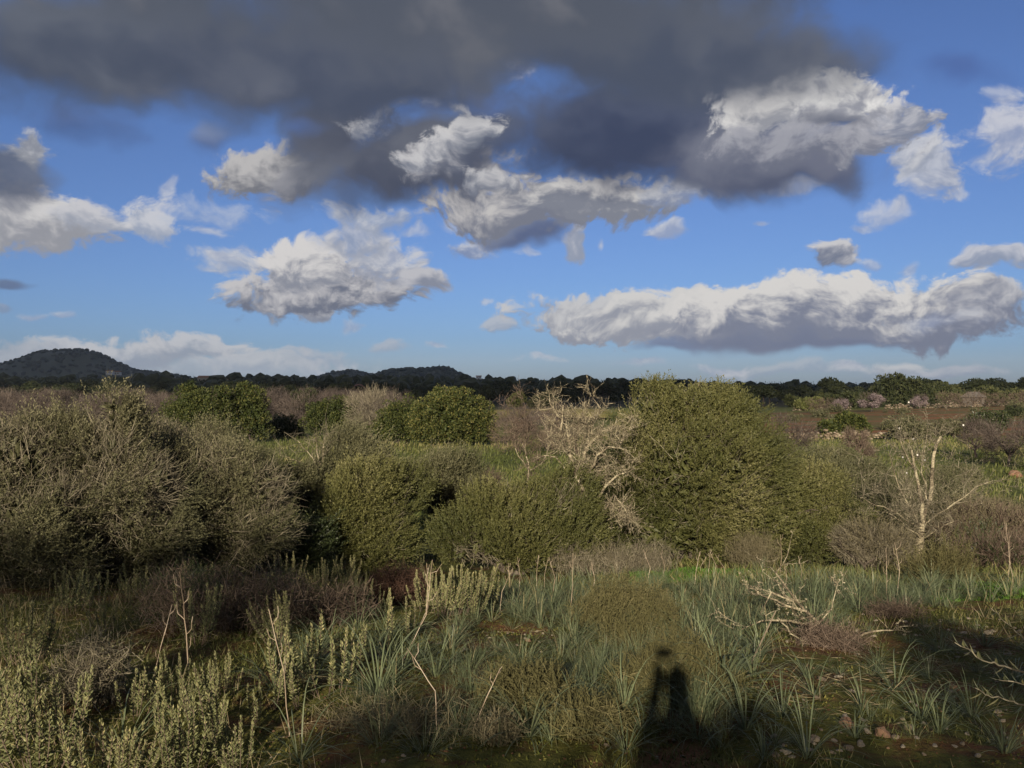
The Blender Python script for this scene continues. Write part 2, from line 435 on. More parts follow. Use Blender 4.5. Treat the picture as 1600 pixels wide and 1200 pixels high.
def icos(n=2):
    import bmesh
    bm = bmesh.new(); bmesh.ops.create_icosphere(bm, subdivisions=n, radius=1)
    V = np.array([v.co[:] for v in bm.verts]); Fc = np.array([[v.index for v in f.verts] for f in bm.faces]); bm.free()
    return V, Fc
ICO0, ICO1, ICO2, ICO3 = icos(1), icos(2), icos(3), icos(3)
def lumpy(V, seed, amp=0.25, s=1.3):
    r = np.random.default_rng(seed); out = np.ones(len(V))
    for k in range(5):
        d = r.normal(size=3); ph = r.random() * 6; out += amp * np.sin(V @ d * s * (1 + 0.6 * k) + ph) / (1 + 0.5 * k)
    return V * out[:, None]

# ---------------------------------------------------------------- the lie of the land
_py = [-400, -60, -10, 2, 5, 8, 11, 13.5, 17, 25, 40, 70, 150, 300, 450, 800, 1600, 3000, 5000]
_pz = [-1, 0.2, 0.1, 0.0, -0.05, -0.3, -0.75, -1.1, -1.5, -1.95, -2.2, -2.45, -2.4, -2.0, 0.6, 7.5, 13, 18, 10]
def ground(x, y):
    x = np.asarray(x, float); y = np.asarray(y, float)
    z = np.interp(y, _py, _pz)
    far = np.clip((y - 300) / 500, 0, 1)
    z = z - far * np.clip((x - 0.0 * y) / 400, -0.2, 1) * 8.0                # lower ground behind the big olive
    rt = np.clip((x / np.maximum(y, 1) - 0.28) / 0.3, 0, 1) * np.clip((y - 74) / 60, 0, 1) * np.clip((400 - y) / 200, 0, 1)
    z = z + rt * 1.3
    near = np.clip(1.0 - y / 60, 0.0, 1)
    z = z + fbm(x, y, 0.35) * 0.35 * np.clip(y / 8, 0.25, 1) * near + fbm(x, y, 2.3, 3) * 0.10 * near + fbm(x, y, 0.01, 3) * 3.0 * far
    return z
def at(px, py, Y):
    """the point at distance Y seen at pixel (px, py) of the photograph"""
    return np.array([(px - 800) / F * Y, Y, EYE + (HZ - py) / F * Y])
def gx(px, Y):
    x = (px - 800) / F * Y
    return np.array([x, Y, float(ground(x, Y))])
def gp(px, py):
    """where the ray through a pixel meets the ground"""
    u, v = (px - 800) / F, (HZ - py) / F
    ys = np.exp(np.linspace(math.log(2.0), math.log(900), 3000))
    below = EYE + v * ys < ground(u * ys, ys)
    Y = ys[np.argmax(below)] if below.any() else 900.0
    return np.array([u * Y, Y, float(ground(u * Y, Y))])

# ---------------------------------------------------------------- materials
def mat(name):
    m = bpy.data.materials.new(name); m.use_nodes = True
    t = NT(m.node_tree); t.n.clear()
    o = t.new('ShaderNodeOutputMaterial')
    return m, t, o
def ramp(t, fac, stops):
    n = t.new('ShaderNodeValToRGB')
    while len(n.color_ramp.elements) < len(stops): n.color_ramp.elements.new(0.5)
    for e, (p, c) in zip(n.color_ramp.elements, stops): e.position = p; e.color = (*c, 1)
    t.put(n.inputs[0], fac)
    return n.outputs[0]
def leaf_mat(name, stops, trans=0.25, rough=0.5, spec=0.35, objvar=0.0):
    m, t, o = mat(name)
    a = t.new('ShaderNodeAttribute', attribute_name='rnd').outputs['Fac']
    if objvar:
        a = t.m('ADD', a, t.mr(t.new('ShaderNodeObjectInfo').outputs['Random'], 0, 1, -objvar, objvar), clamp=True)
    c = ramp(t, a, stops)
    p = t.new('ShaderNodeBsdfPrincipled')
    t.put(p.inputs['Base Color'], c); p.inputs['Roughness'].default_value = rough
    p.inputs['Specular IOR Level'].default_value = spec
    tr = t.new('ShaderNodeBsdfTranslucent'); t.put(tr.inputs[0], c)
    mx = t.new('ShaderNodeMixShader'); mx.inputs[0].default_value = trans
    t.l.new(p.outputs[0], mx.inputs[1]); t.l.new(tr.outputs[0], mx.inputs[2])
    t.l.new(mx.outputs[0], o.inputs[0])
    return m
def rough_mat(name, stops, scale=12.0, rough=0.85, bump=0.4, detail=5, attr=0.35, dist=0.02):
    """mottled bark, stone, plaster: noise through a colour ramp, with relief"""
    m, t, o = mat(name)
    tc = t.new('ShaderNodeTexCoord').outputs['Object']
    n = t.noise(tc, scale, detail, 0.6)
    a = t.new('ShaderNodeAttribute', attribute_name='rnd').outputs['Fac']
    f = t.m('ADD', t.mr(n, 0.28, 0.72, 0, 1), t.mr(a, 0, 1, -attr, attr), clamp=True)
    p = t.new('ShaderNodeBsdfPrincipled')
    t.put(p.inputs['Base Color'], ramp(t, f, stops)); p.inputs['Roughness'].default_value = rough
    p.inputs['Specular IOR Level'].default_value = 0.2
    if bump:
        b = t.new('ShaderNodeBump'); b.inputs['Strength'].default_value = bump; b.inputs['Distance'].default_value = dist
        t.put(b.inputs['Height'], t.noise(tc, scale * 3, 4, 0.6)); t.l.new(b.outputs[0], p.inputs['Normal'])
    t.l.new(p.outputs[0], o.inputs[0])
    return m

M = {}
M['olive'] = leaf_mat('wild_olive_leaf', [(0, (.056, .064, .020)), (.45, (.105, .108, .035)), (.8, (.155, .150, .056)), (1, (.22, .205, .095))], 0.22, 0.55, 0.3)
M['olive_grey'] = leaf_mat('grey_olive_leaf', [(0, (.060, .064, .030)), (.5, (.10, .100, .050)), (1, (.17, .162, .09))], 0.22, 0.58, 0.28)
M['khaki'] = leaf_mat('khaki_grey_leaf', [(0, (.070, .071, .036)), (.5, (.120, .118, .060)), (1, (.205, .19, .112))], 0.2, 0.6, 0.25)
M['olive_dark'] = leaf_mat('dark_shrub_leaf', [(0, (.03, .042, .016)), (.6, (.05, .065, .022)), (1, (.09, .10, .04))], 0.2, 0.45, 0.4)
M['straw_leaf'] = leaf_mat('dry_tan_leaf', [(0, (.11, .095, .055)), (.5, (.16, .14, .085)), (1, (.24, .21, .13))], 0.2, 0.7, 0.2)
M['twig'] = leaf_mat('grey_tan_twig', [(0, (.09, .076, .054)), (.6, (.152, .136, .096)), (1, (.28, .248, .18))], 0.0, 0.8, 0.15)
M['twig_brown'] = leaf_mat('brown_twig', [(0, (.07, .05, .038)), (.6, (.12, .09, .07)), (1, (.2, .155, .12))], 0.0, 0.8, 0.15, 0.15)
M['twig_mauve'] = leaf_mat('mauve_brown_twig', [(0, (.055, .043, .038)), (.6, (.09, .072, .063)), (1, (.15, .122, .105))], 0.0, 0.8, 0.1, 0.2)
M['lichen_bark'] = rough_mat('lichen_covered_bark', [(0, (.065, .052, .038)), (.35, (.16, .132, .09)), (.7, (.31, .27, .185)), (1, (.44, .395, .275))], 40, bump=0.6)
M['bark'] = rough_mat('dark_bark', [(0, (.035, .028, .022)), (.5, (.075, .06, .048)), (1, (.15, .125, .10))], 24, bump=0.6)
M['carob'] = leaf_mat('carob_leaf', [(0, (.030, .042, .011)), (.55, (.055, .068, .018)), (.85, (.10, .105, .03)), (1, (.16, .145, .045))], 0.15, 0.6, 0.22, 0.12)
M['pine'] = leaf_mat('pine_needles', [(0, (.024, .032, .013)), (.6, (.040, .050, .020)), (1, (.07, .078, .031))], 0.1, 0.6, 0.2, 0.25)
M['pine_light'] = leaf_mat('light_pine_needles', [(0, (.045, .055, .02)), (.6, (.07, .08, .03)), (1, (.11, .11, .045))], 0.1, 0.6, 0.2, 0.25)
M['pale_tree'] = leaf_mat('pale_green_leaf', [(0, (.09, .105, .03)), (.6, (.14, .15, .05)), (1, (.2, .2, .08))], 0.2, 0.6, 0.2, 0.1)
M['sage'] = leaf_mat('sage_green_leaf', [(0, (.115, .13, .052)), (.5, (.20, .208, .095)), (.85, (.30, .29, .14)), (1, (.40, .35, .17))], 0.25, 0.55, 0.3, 0.12)
M['asphodel'] = leaf_mat('blue_green_strap_leaf', [(0, (.085, .108, .055)), (.6, (.142, .172, .092)), (.93, (.20, .228, .125)), (1, (.33, .28, .15))], 0.25, 0.42, 0.4, 0.1)
M['grass'] = leaf_mat('short_grass', [(0, (.065, .082, .022)), (.5, (.115, .13, .038)), (.85, (.175, .168, .062)), (1, (.29, .24, .12))], 0.25, 0.6, 0.2)
M['herb'] = leaf_mat('fresh_green_herb', [(0, (.05, .11, .014)), (1, (.10, .19, .03))], 0.3, 0.5, 0.3)
M['dry'] = leaf_mat('dry_grass', [(0, (.17, .13, .075)), (.6, (.27, .22, .13)), (1, (.40, .34, .22))], 0.15, 0.75, 0.15)
M['wiry'] = leaf_mat('wiry_olive_twig', [(0, (.066, .062, .026)), (.5, (.112, .104, .045)), (1, (.19, .168, .085))], 0.1, 0.75, 0.15, 0.08)
M['heath'] = leaf_mat('rusty_heath', [(0, (.055, .03, .022)), (1, (.12, .075, .055))], 0.0, 0.8, 0.1)
M['stalk'] = leaf_mat('pale_dry_stalk', [(0, (.22, .17, .12)), (.6, (.33, .26, .19)), (1, (.45, .38, .29))], 0.0, 0.75, 0.15, 0.2)
M['blossom'] = leaf_mat('almond_blossom', [(0, (.19, .145, .15)), (1, (.33, .27, .275))], 0.3, 0.7, 0.1)
M['white_flower'] = leaf_mat('white_petal', [(0, (.75, .72, .68)), (1, (.85, .83, .8))], 0.3, 0.6, 0.2)
M['moss'] = leaf_mat('moss', [(0, (.055, .066, .015)), (.7, (.105, .108, .027)), (1, (.18, .155, .05))], 0.1, 0.8, 0.1)
M['crumb'] = leaf_mat('soil_crumb', [(0, (.06, .032, .018)), (.6, (.11, .062, .035)), (1, (.20, .14, .09))], 0.0, 0.95, 0.05)
M['stone'] = rough_mat('limestone', [(0, (.10, .068, .042)), (.35, (.20, .16, .115)), (.75, (.30, .265, .21)), (1, (.40, .37, .31))], 22, bump=0.5)
M['red_stone'] = rough_mat('ochre_stone', [(0, (.10, .05, .03)), (.5, (.19, .105, .065)), (1, (.28, .185, .125))], 18, bump=0.5)
M['wall_stone'] = rough_mat('field_wall_stone', [(0, (.13, .095, .065)), (.5, (.22, .175, .125)), (1, (.32, .27, .205))], 3, bump=0.5)

# ---------------------------------------------------------------- ground: one sheet to the horizon
def ground_sheet():
    y = np.concatenate([np.linspace(-60, -6, 16)[:-1], np.linspace(-6, 2.5, 24)[:-1], np.linspace(2.5, 14, 150)[:-1],
                        np.geomspace(14, 60, 60)[:-1], np.geomspace(60, 4800, 80)])
    s = np.concatenate([np.linspace(-1.9, -0.75, 20)[:-1], np.linspace(-0.75, 0.75, 210), np.linspace(0.75, 1.9, 20)[1:]])
    Y, Sx = np.meshgrid(y, s, indexing='ij')
    X = Sx * np.maximum(Y, 0) + Sx * np.where(Y < 0, 30 - Y, 30 * np.exp(-np.maximum(Y, 0) / 3))
    Z = ground(X, Y)
    Z = Z + np.where((Y < 14) & (Y > 2), fbm(X, Y, 9.0, 3) * 0.035, 0)
    V = np.stack([X, Y, Z], -1).reshape(-1, 3)
    ny, nx = Y.shape
    i = np.arange(ny * nx).reshape(ny, nx)
    Fc = np.stack([i[:-1, :-1], i[:-1, 1:], i[1:, 1:], i[1:, :-1]], -1).reshape(-1, 4)
    mb = MB(); mb.add(V, Fc, 0.5)
    m, t, o = mat('soil_moss_and_field')
    at_ = t.new('ShaderNodeAttribute', attribute_name='cover')
    sp = t.new('ShaderNodeSeparateColor'); t.put(sp.inputs[0], at_.outputs['Color'])
    tc = t.new('ShaderNodeTexCoord').outputs['Object']
    n1 = t.noise(tc, 1.6, 6, 0.62); n2 = t.noise(tc, 14.0, 6, 0.65); n3 = t.noise(tc, 60.0, 4, 0.6); n4 = t.noise(tc, 0.12, 5, 0.6)
    soil = ramp(t, t.m('MULTIPLY_ADD', n3, 0.4, t.m('MULTIPLY', n2, 0.7)), [(.3, (.055, .026, .014)), (.55, (.115, .058, .030)), (.75, (.19, .115, .065))])
    moss = ramp(t, n2, [(.3, (.040, .048, .013)), (.55, (.085, .086, .022)), (.75, (.135, .12, .038))])
    near = t.mix(t.mr(t.m('MULTIPLY_ADD', n2, 0.35, n1), 0.52, 0.72, 0, 1, True), soil, moss)
    field = ramp(t, t.m('MULTIPLY_ADD', n4, 0.6, t.m('MULTIPLY', n1, 0.4)), [(.3, (.072, .092, .026)), (.5, (.108, .122, .038)), (.7, (.16, .152, .06))])
    n5 = t.noise(t.v('MULTIPLY', tc, (0.05, 0.22, 1.0)), 1.0, 5, 0.6)
    red = ramp(t, t.m('MULTIPLY_ADD', n5, 0.8, t.m('MULTIPLY', n1, 0.2)), [(.38, (.17, .072, .034)), (.45, (.185, .09, .044)), (.49, (.12, .10, .045)), (.54, (.08, .088, .032)), (.60, (.16, .075, .038))])
    wood = ramp(t, n4, [(.3, (.028, .028, .016)), (.7, (.05, .048, .026))])
    c = t.mix(sp.outputs[0], near, field)
    c = t.mix(sp.outputs[1], c, red)
    c = t.mix(sp.outputs[2], c, wood)
    p = t.new('ShaderNodeBsdfPrincipled'); t.put(p.inputs['Base Color'], c)
    p.inputs['Roughness'].default_value = 0.95; p.inputs['Specular IOR Level'].default_value = 0.1
    b = t.new('ShaderNodeBump'); b.inputs['Strength'].default_value = 0.9; b.inputs['Distance'].default_value = 0.03
    t.put(b.inputs['Height'], t.m('MULTIPLY_ADD', n3, 0.4, n2)); t.l.new(b.outputs[0], p.inputs['Normal'])
    t.l.new(p.outputs[0], o.inputs[0])
    g = mb.build('ground', m, kind='structure', smooth=True)
    sm = lambda a, b, v: np.clip((v - a) / (b - a), 0, 1)
    x, yy = V[:, 0], V[:, 1]
    u = x / np.maximum(yy, 1)
    jit = fbm(x, yy, 0.05) * 30
    f = sm(15, 22, yy)
    r = sm(0.26, 0.30, u) * sm(73, 76, yy) * (1 - sm(148, 152, yy)) 
    w = np.maximum(sm(175, 210, yy + jit), (1 - sm(-0.12, -0.03, u)) * sm(80, 95, yy + jit * 0.3))
    colr = np.stack([f, r, w, np.ones_like(f)], 1).astype(np.float32)
    ca = g.data.attributes.new('cover', 'FLOAT_COLOR', 'POINT')
    ca.data.foreach_set('color', colr.ravel())
    return g
ground_sheet()

# ---------------------------------------------------------------- plant builders
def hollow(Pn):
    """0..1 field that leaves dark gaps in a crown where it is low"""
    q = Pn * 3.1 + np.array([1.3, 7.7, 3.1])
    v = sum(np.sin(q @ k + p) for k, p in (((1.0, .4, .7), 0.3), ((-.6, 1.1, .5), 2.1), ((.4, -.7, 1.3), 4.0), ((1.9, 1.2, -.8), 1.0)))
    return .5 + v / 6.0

def px_lumps(rows, base):
    """crown lobes given by their place and size: (column, row, distance, half width, half height[, half depth in m])"""
    out = []
    for r in rows:
        c = at(r[0], r[1], r[2]) - base; k = r[2] / F
        rx, rz = r[3] * k, r[4] * k
        ry = r[5] if len(r) > 5 else 0.9 * min(rx, rz * 1.3)
        out.append((c, np.array([rx, ry, rz])))
    return out

def sub_lumps(lumps, per_m2, size, seed=0, squash=0.85):
    """smaller clumps over the surface of the main lobes, which give the crown its uneven outline"""
    out = []
    for c, r in lumps:
        area = 4 * math.pi * ((r[0] * r[1]) ** 1.6 / 3 + (r[0] * r[2]) ** 1.6 / 3 + (r[1] * r[2]) ** 1.6 / 3) ** (1 / 1.6)
        n = max(5, int(area * per_m2))
        d = rdir(n); s = size * (0.6 + 0.8 * rng.random(n))
        for k in range(n):
            p = c + d[k] * r * (0.70 + 0.32 * rng.random())
            out.append((p, np.array([s[k], s[k], s[k] * squash])))
    return out

def crown_points(lumps, n, inner=0.85, keep=0.80):
    """points scattered through the outer shell of the lobes, with outward directions"""
    w = np.array([(r[0] * r[1] * r[2]) ** (2 / 3) for _, r in lumps]); w /= w.sum()
    Cc = np.array([c for c, _ in lumps]); Rr = np.array([r for _, r in lumps])
    k = rng.choice(len(lumps), int(n * 1.6), p=w)
    d = rdir(len(k)); f = 1 - (1 - inner) * 2 * rng.random(len(k)) ** 1.5
    Pn = Cc[k] + d * Rr[k] * f[:, None]
    if keep < 1 and len(lumps) < 40:
        inside = np.zeros(len(k), bool)
        for j in range(len(lumps)):
            q = np.linalg.norm((Pn - Cc[j]) / Rr[j], axis=1)
            inside |= (q < keep) & (k != j)
        Pn, d = Pn[~inside], d[~inside]
    return Pn[:n], d[:n]

def shoots(mb, P0, D, L, k, ll, lw, spread=0.75, stem=True, fold=0.2):
    """leafy shoots: k leaves in pairs along a thin stem"""
    n = len(P0); D = unit(D); L = np.broadcast_to(L, (n,))
    a = perp(D); b = np.cross(D, a)
    base_r = rng.random(n)
    if stem: leaves(mb, P0 - D * L[:, None] * 0.3, D, L * 1.3, 0.007, None, 0.15 + 0.2 * base_r)
    t = (np.arange(k) + 0.5) / k
    ang = np.arange(k) * 2.4 + rng.random((n, 1)) * 6.28
    pos = P0[:, None] + D[:, None] * (L[:, None] * t)[..., None]
    rad = a[:, None] * np.cos(ang)[..., None] + b[:, None] * np.sin(ang)[..., None]
    ld = D[:, None] * (0.75 + 0.5 * t[None, :, None]) + rad * spread + rng.normal(size=(n, k, 3)) * 0.15
    sz = ll * (0.7 + 0.6 * rng.random((n, k)))
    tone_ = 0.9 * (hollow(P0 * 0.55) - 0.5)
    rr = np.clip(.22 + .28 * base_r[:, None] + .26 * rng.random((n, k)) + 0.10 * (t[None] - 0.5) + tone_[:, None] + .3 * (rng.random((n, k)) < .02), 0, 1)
    leaves(mb, pos.reshape(-1, 3), ld.reshape(-1, 3), sz.ravel(), lw * (sz / ll).ravel(), None, rr.ravel(), fold=fold)

def twigs(mb, P0, D, L, r, segs=3, bend=0.35, rnd=None, sides=3):
    n = len(P0); D = unit(D); p = P0.copy(); d = D.copy(); L = np.broadcast_to(L, (n,))
    rr = rng.random(n) if rnd is None else rnd
    for k in range(segs):
        q = p + d * (L / segs)[:, None]
        if k == segs - 1 and segs > 1: leaves(mb, p, d, L / segs, r * 1.7, None, rr, fold=.3)      # the fine tip
        else: tubes(mb, p, q, r * (1 - k / segs * 0.7), r * (1 - (k + 1) / segs * 0.7), sides, rr)
        p = q; d = unit(d + rng.normal(size=(n, 3)) * bend)
    return p, d

class Wood:
    """a branching skeleton kept as tapered segments"""
    def __init__(s): s.a = []; s.b = []; s.r0 = []; s.r1 = []; s.tips = []
    def path(s, pts, r0, r1, jit=0.03, sub=3):
        pts = [np.asarray(p, float) for p in pts]
        out = [pts[0]]
        for p, q in zip(pts[:-1], pts[1:]):
            L = np.linalg.norm(q - p)
            for k in range(1, sub + 1):
                z = p + (q - p) * k / sub
                if k < sub: z = z + rng.normal(size=3) * jit * L
                out.append(z)
        n = len(out) - 1
        for i in range(n):
            f0, f1 = i / n, (i + 1) / n
            s.a.append(out[i]); s.b.append(out[i + 1]); s.r0.append(r0 + (r1 - r0) * f0); s.r1.append(r0 + (r1 - r0) * f1)
        return out
    def grow(s, p, d, L, r, depth, zig=0.35, up=0.12, kids=3, segs=4, shrink=0.62, spread=0.8):
        d = d / np.linalg.norm(d); pts = [p]
        for k in range(segs):
            q = pts[-1] + d * L / segs
            s.a.append(pts[-1]); s.b.append(q); s.r0.append(r * (1 - 0.6 * k / segs)); s.r1.append(r * (1 - 0.6 * (k + 1) / segs))
            pts.append(q)
            d = d + rng.normal(size=3) * zig + np.array([0, 0, up]); d /= np.linalg.norm(d)
        if depth > 0:
            for _ in range(kids):
                i = random.randint(1, segs); t = i / segs
                nd = d + rng.normal(size=3) * spread; nd /= np.linalg.norm(nd)
                s.grow(pts[i], nd, L * shrink * (0.6 + 0.7 * random.random()), max(r * 0.55 * (1 - 0.4 * t), 0.002), depth - 1, zig, up, kids, segs, shrink, spread)
        else: s.tips.append((pts[-1], d))
    def sprout(s, pts, n, L, r, depth, **kw):
        for _ in range(n):
            i = random.randint(1, len(pts) - 1)
            ax = pts[i] - pts[i - 1]; ax /= np.linalg.norm(ax)
            d = ax * 0.5 + rng.normal(size=3) * 0.75 + np.array([0, 0, 0.25])
            s.grow(pts[i], d, L * (0.5 + 0.8 * random.random()), r, depth, **kw)
    def mesh(s, mb, sides=5, rnd=None):
        tubes(mb, s.a, s.b, s.r0, s.r1, sides, rnd)

def stems_to(lumps, base_r, r, n_each=2):
    """limbs from the foot of the shrub into its lobes"""
    w = Wood()
    for c, rr in lumps:
        for _ in range(n_each):
            f = rng.normal(size=3) * base_r; f[2] = -0.05
            tgt = c + rng.normal(size=3) * rr * 0.35
            mid = f * 0.6 + tgt * 0.4 + np.array([0, 0, 0.12 * np.linalg.norm(tgt - f)]) * rng.random() + rng.normal(size=3) * 0.06
            pts = w.path([f, mid, tgt], r, r * 0.35, 0.04)
            w.sprout(pts, 4, 0.55 * float(rr.mean()), r * 0.35, 1, kids=2, segs=3)
    return w

WIND = np.array([0.42, 0.0, 0.0])     # shoots combed to the right by the prevailing wind

def leafy_shrub(name, label, cat, base, rows, n, k=12, ll=.052, lw=.016, L=.24, leaf='olive', twig='twig', bark='bark', group=None,
                upw=0.6, outw=0.75, wind=1.0, stem_r=0.035, n_twig=0, twig_L=.5, clump=(1.6, .28), inner_n=None, twig_r=.0045, wild=.32, gaps=.14, abs_lumps=None, long_n=28):
    """an evergreen shrub or small tree: trunk and limbs, a shell of leafy shoots, thin bare twigs among them"""
    base = np.asarray(base, float); k = max(7, k - 2); lw = lw * 1.15
    root = tag(empty(name, base), label, cat, group)
    lumps = [(c, np.maximum(r - 0.55 * L, 0.5 * r)) for c, r in px_lumps(rows, base)] if abs_lumps is None else abs_lumps
    w = stems_to(lumps, 0.10, stem_r)
    b = MB(); w.mesh(b, 4); b.build('trunk', M[bark], root)
    sub = sub_lumps(lumps, *clump)
    mb = MB()
    Pn, d = crown_points(sub, int(n * 0.75), 0.75)
    P2, d2 = crown_points(lumps, int(n * 0.25), 0.84, 0.7)
    Pn = np.concatenate([Pn, P2]); d = np.concatenate([d, d2])
    ctr = np.mean([c for c, _ in lumps], axis=0)
    og = unit(Pn - ctr)
    ok = Pn[:, 2] > ground(Pn[:, 0] + base[0], Pn[:, 1] + base[1]) - base[2] + 0.02
    ok &= hollow(Pn) > gaps
    Pn, d, og = Pn[ok], d[ok], og[ok]
    D = (d * 0.5 + og * 0.5) * outw + np.array([0, 0, upw]) + WIND * wind + rng.normal(size=Pn.shape) * wild
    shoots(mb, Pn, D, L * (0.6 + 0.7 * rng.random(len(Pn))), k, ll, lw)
    # long young shoots that stand out of the crown
    q = rng.integers(len(Pn), size=max(12, len(Pn) // 28))
    if long_n: shoots(mb, Pn[q], og[q] * .6 + np.array([0, 0, .75]) + WIND * wind + rng.normal(size=(len(q), 3)) * .3, L * (1.5 + 1.1 * rng.random(len(q))), k + 6, ll, lw)
    # oversized filler leaves inside the crown, coloured dark so its gaps read as shade
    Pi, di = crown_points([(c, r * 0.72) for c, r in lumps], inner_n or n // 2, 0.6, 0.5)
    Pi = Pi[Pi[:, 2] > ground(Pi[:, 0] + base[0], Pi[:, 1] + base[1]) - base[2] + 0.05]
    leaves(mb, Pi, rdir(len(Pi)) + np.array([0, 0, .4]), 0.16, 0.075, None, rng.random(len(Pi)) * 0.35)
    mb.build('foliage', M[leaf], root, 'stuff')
    if n_twig:
        tb = MB()
        Pt, dt = crown_points(lumps, n_twig, 0.80, 0.75)
        Pt = Pt[Pt[:, 2] > ground(Pt[:, 0] + base[0], Pt[:, 1] + base[1]) - base[2] + 0.05]
        dt = unit(Pt - ctr + np.array([0, 0, .3]))
        D = dt * 0.8 + np.array([0, 0, .45]) + WIND * wind * 0.8 + rng.normal(size=Pt.shape) * (wild + .1)
        p, q = twigs(tb, Pt - unit(D) * twig_L * 0.5, D, twig_L * (0.5 + 0.8 * rng.random(len(Pt))), twig_r, 2)
        # side twigs
        for s_ in (0.35, 0.65):
            D2 = unit(D) + perp(unit(D)) * 0.9
            leaves(tb, Pt + unit(D) * twig_L * (s_ - 0.5), D2, twig_L * 0.35 * (.5 + rng.random(len(Pt))), twig_r * 1.6, None)
        tb.build('twigs', M[twig], root, 'stuff')
    return root

def clump_tree(name, label, cat, base, rows, n, ll=.14, lw=.10, leaf='carob', group=None, clump=(1.3, .42), bark='bark', stem_r=.1, upw=.35, abs_lumps=None):
    """a broadleaf tree some way off: trunk, limbs and a crown of leaf clumps"""
    base = np.asarray(base, float)
    root = tag(empty(name, base), label, cat, group)
    lumps = px_lumps(rows, base) if abs_lumps is None else abs_lumps
    w = stems_to(lumps, 0.1, stem_r if abs_lumps is None else .03, 1)
    b = MB(); w.mesh(b, 4); b.build('trunk', M[bark], root)
    if leaf == 'carob': n = int(n * 1.5)
    sub = sub_lumps(lumps, *clump)
    mb = MB()
    Pn, d = crown_points(sub, n, 0.8)
    Pn_ok = (Pn[:, 2] > ground(Pn[:, 0] + base[0], Pn[:, 1] + base[1]) - base[2] + 0.05) | (abs_lumps is not None)
    Pn, d = Pn[Pn_ok], d[Pn_ok]
    D = d + np.array([0, 0, upw]) + rng.normal(size=Pn.shape) * 0.5
    leaves(mb, Pn, D, ll * (0.6 + 0.8 * rng.random(len(Pn))), lw, None, None, fold=.15)
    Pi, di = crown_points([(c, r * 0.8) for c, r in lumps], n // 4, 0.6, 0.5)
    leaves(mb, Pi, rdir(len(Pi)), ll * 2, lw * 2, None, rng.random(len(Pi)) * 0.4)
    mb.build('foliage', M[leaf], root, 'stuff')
    return root

def bare_tree(name, label, cat, base, h, wd, n, mat_='twig_mauve', group=None, r=.09, tw=.012, tl=.7, trunk_h=.22):
    """a leafless tree: trunk, limbs and a haze of fine twigs"""
    base = np.asarray(base, float)
    root = tag(empty(name, base), label, cat, group)
    w = Wood()
    top = np.array([0.05 * h * random.uniform(-1, 1), 0, h * trunk_h])
    w.path([(0, 0, -.1), top], r, r * .8, .04)
    for k in range(7):
        a = k / 7 * 6.28 + random.random(); e = random.uniform(.45, 1.0)
        tgt = np.array([math.cos(a) * wd * .75 * e, math.sin(a) * wd * .6 * e, h * random.uniform(.62, .9)])
        pts = w.path([top, top * .5 + tgt * .5 + np.array([0, 0, -.04 * h]), tgt], r * .55, r * .15, .07)
        w.sprout(pts, 5, .3 * h, r * .2, 1, up=.1)
    b = MB(); w.mesh(b, 4); b.build('trunk', M[mat_], root)
    mb = MB()
    lumps = [(np.array([0, 0, h * .62]), np.array([wd, wd * .85, h * .40]))]
    sub = sub_lumps(lumps, 1.2, .32 * wd)
    Pn, d = crown_points(sub, n, .6)
    Pn = Pn[Pn[:, 2] > .1 * h]
    D = unit(Pn - np.array([0, 0, h * .3])) + rng.normal(size=Pn.shape) * .45
    twigs(mb, Pn, D, tl * (.5 + rng.random(len(Pn))), tw, 2, .4)
    mb.build('twigs', M[mat_], root, 'stuff')
    return root

# ---------------------------------------------------------------- hills on the skyline
def hill(name, prof, Y, depth, n_tree, foot):
    xs = np.array([(p[0] - 800) / F * Y for p in prof]); zs = np.array([EYE + (HZ - p[1]) / F * Y for p in prof])
    u = np.linspace(xs[0], xs[-1], 90); v = np.linspace(-1, 1, 50)
    U, Vv = np.meshgrid(u, v, indexing='ij')
    def H(x, t):
        top = np.interp(x, xs, zs)
        return foot + (top - foot) * np.cos(np.clip(t, -1, 1) * np.pi / 2) ** 1.2 + fbm(x, t * depth, .012) * 9 * (1 - np.abs(t))
    Z = H(U, Vv); Yy = Y + Vv * depth
    V = np.stack([U, Yy, Z], -1).reshape(-1, 3)
    i = np.arange(V.shape[0]).reshape(U.shape)
    Fc = np.stack([i[:-1, :-1], i[1:, :-1], i[1:, 1:], i[:-1, 1:]], -1).reshape(-1, 4)
    mb = MB(); mb.add(V, Fc, .3)
    mb.build(name, M['pine'], None, 'structure', True)
    tx = rng.uniform(xs[0], xs[-1], n_tree); tv = rng.uniform(-.95, .12, n_tree); tv[:n_tree // 4] = rng.uniform(-.08, .08, n_tree // 4)
    tz = H(tx, tv)
    tb = MB(); V1, F1 = ICO1
    for k in range(n_tree):
        s = random.uniform(4.0, 9.0)
        tb.add(lumpy(V1, k, .2) * np.array([s, s, s * .8]) + np.array([tx[k], Y + tv[k] * depth, tz[k] + s * .35]), F1, random.random())
    tb.build('hill_woods', M['pine'], None, 'stuff')
hill('hill', [(-140, 588), (-60, 580), (0, 577), (25, 573), (50, 561), (75, 551), (100, 549), (138, 549), (165, 560), (190, 572), (220, 582), (275, 588), (340, 600)], 2900, 420, 900, 6)
hill('hill', [(470, 600), (505, 588), (530, 583), (550, 581), (572, 585), (600, 594), (640, 602)], 3100, 300, 350, 6)
hill('hill', [(560, 602), (590, 588), (615, 581), (640, 579), (665, 578), (690, 576.5), (705, 578), (725, 588), (745, 597), (765, 603), (800, 607)], 2500, 360, 700, 6)
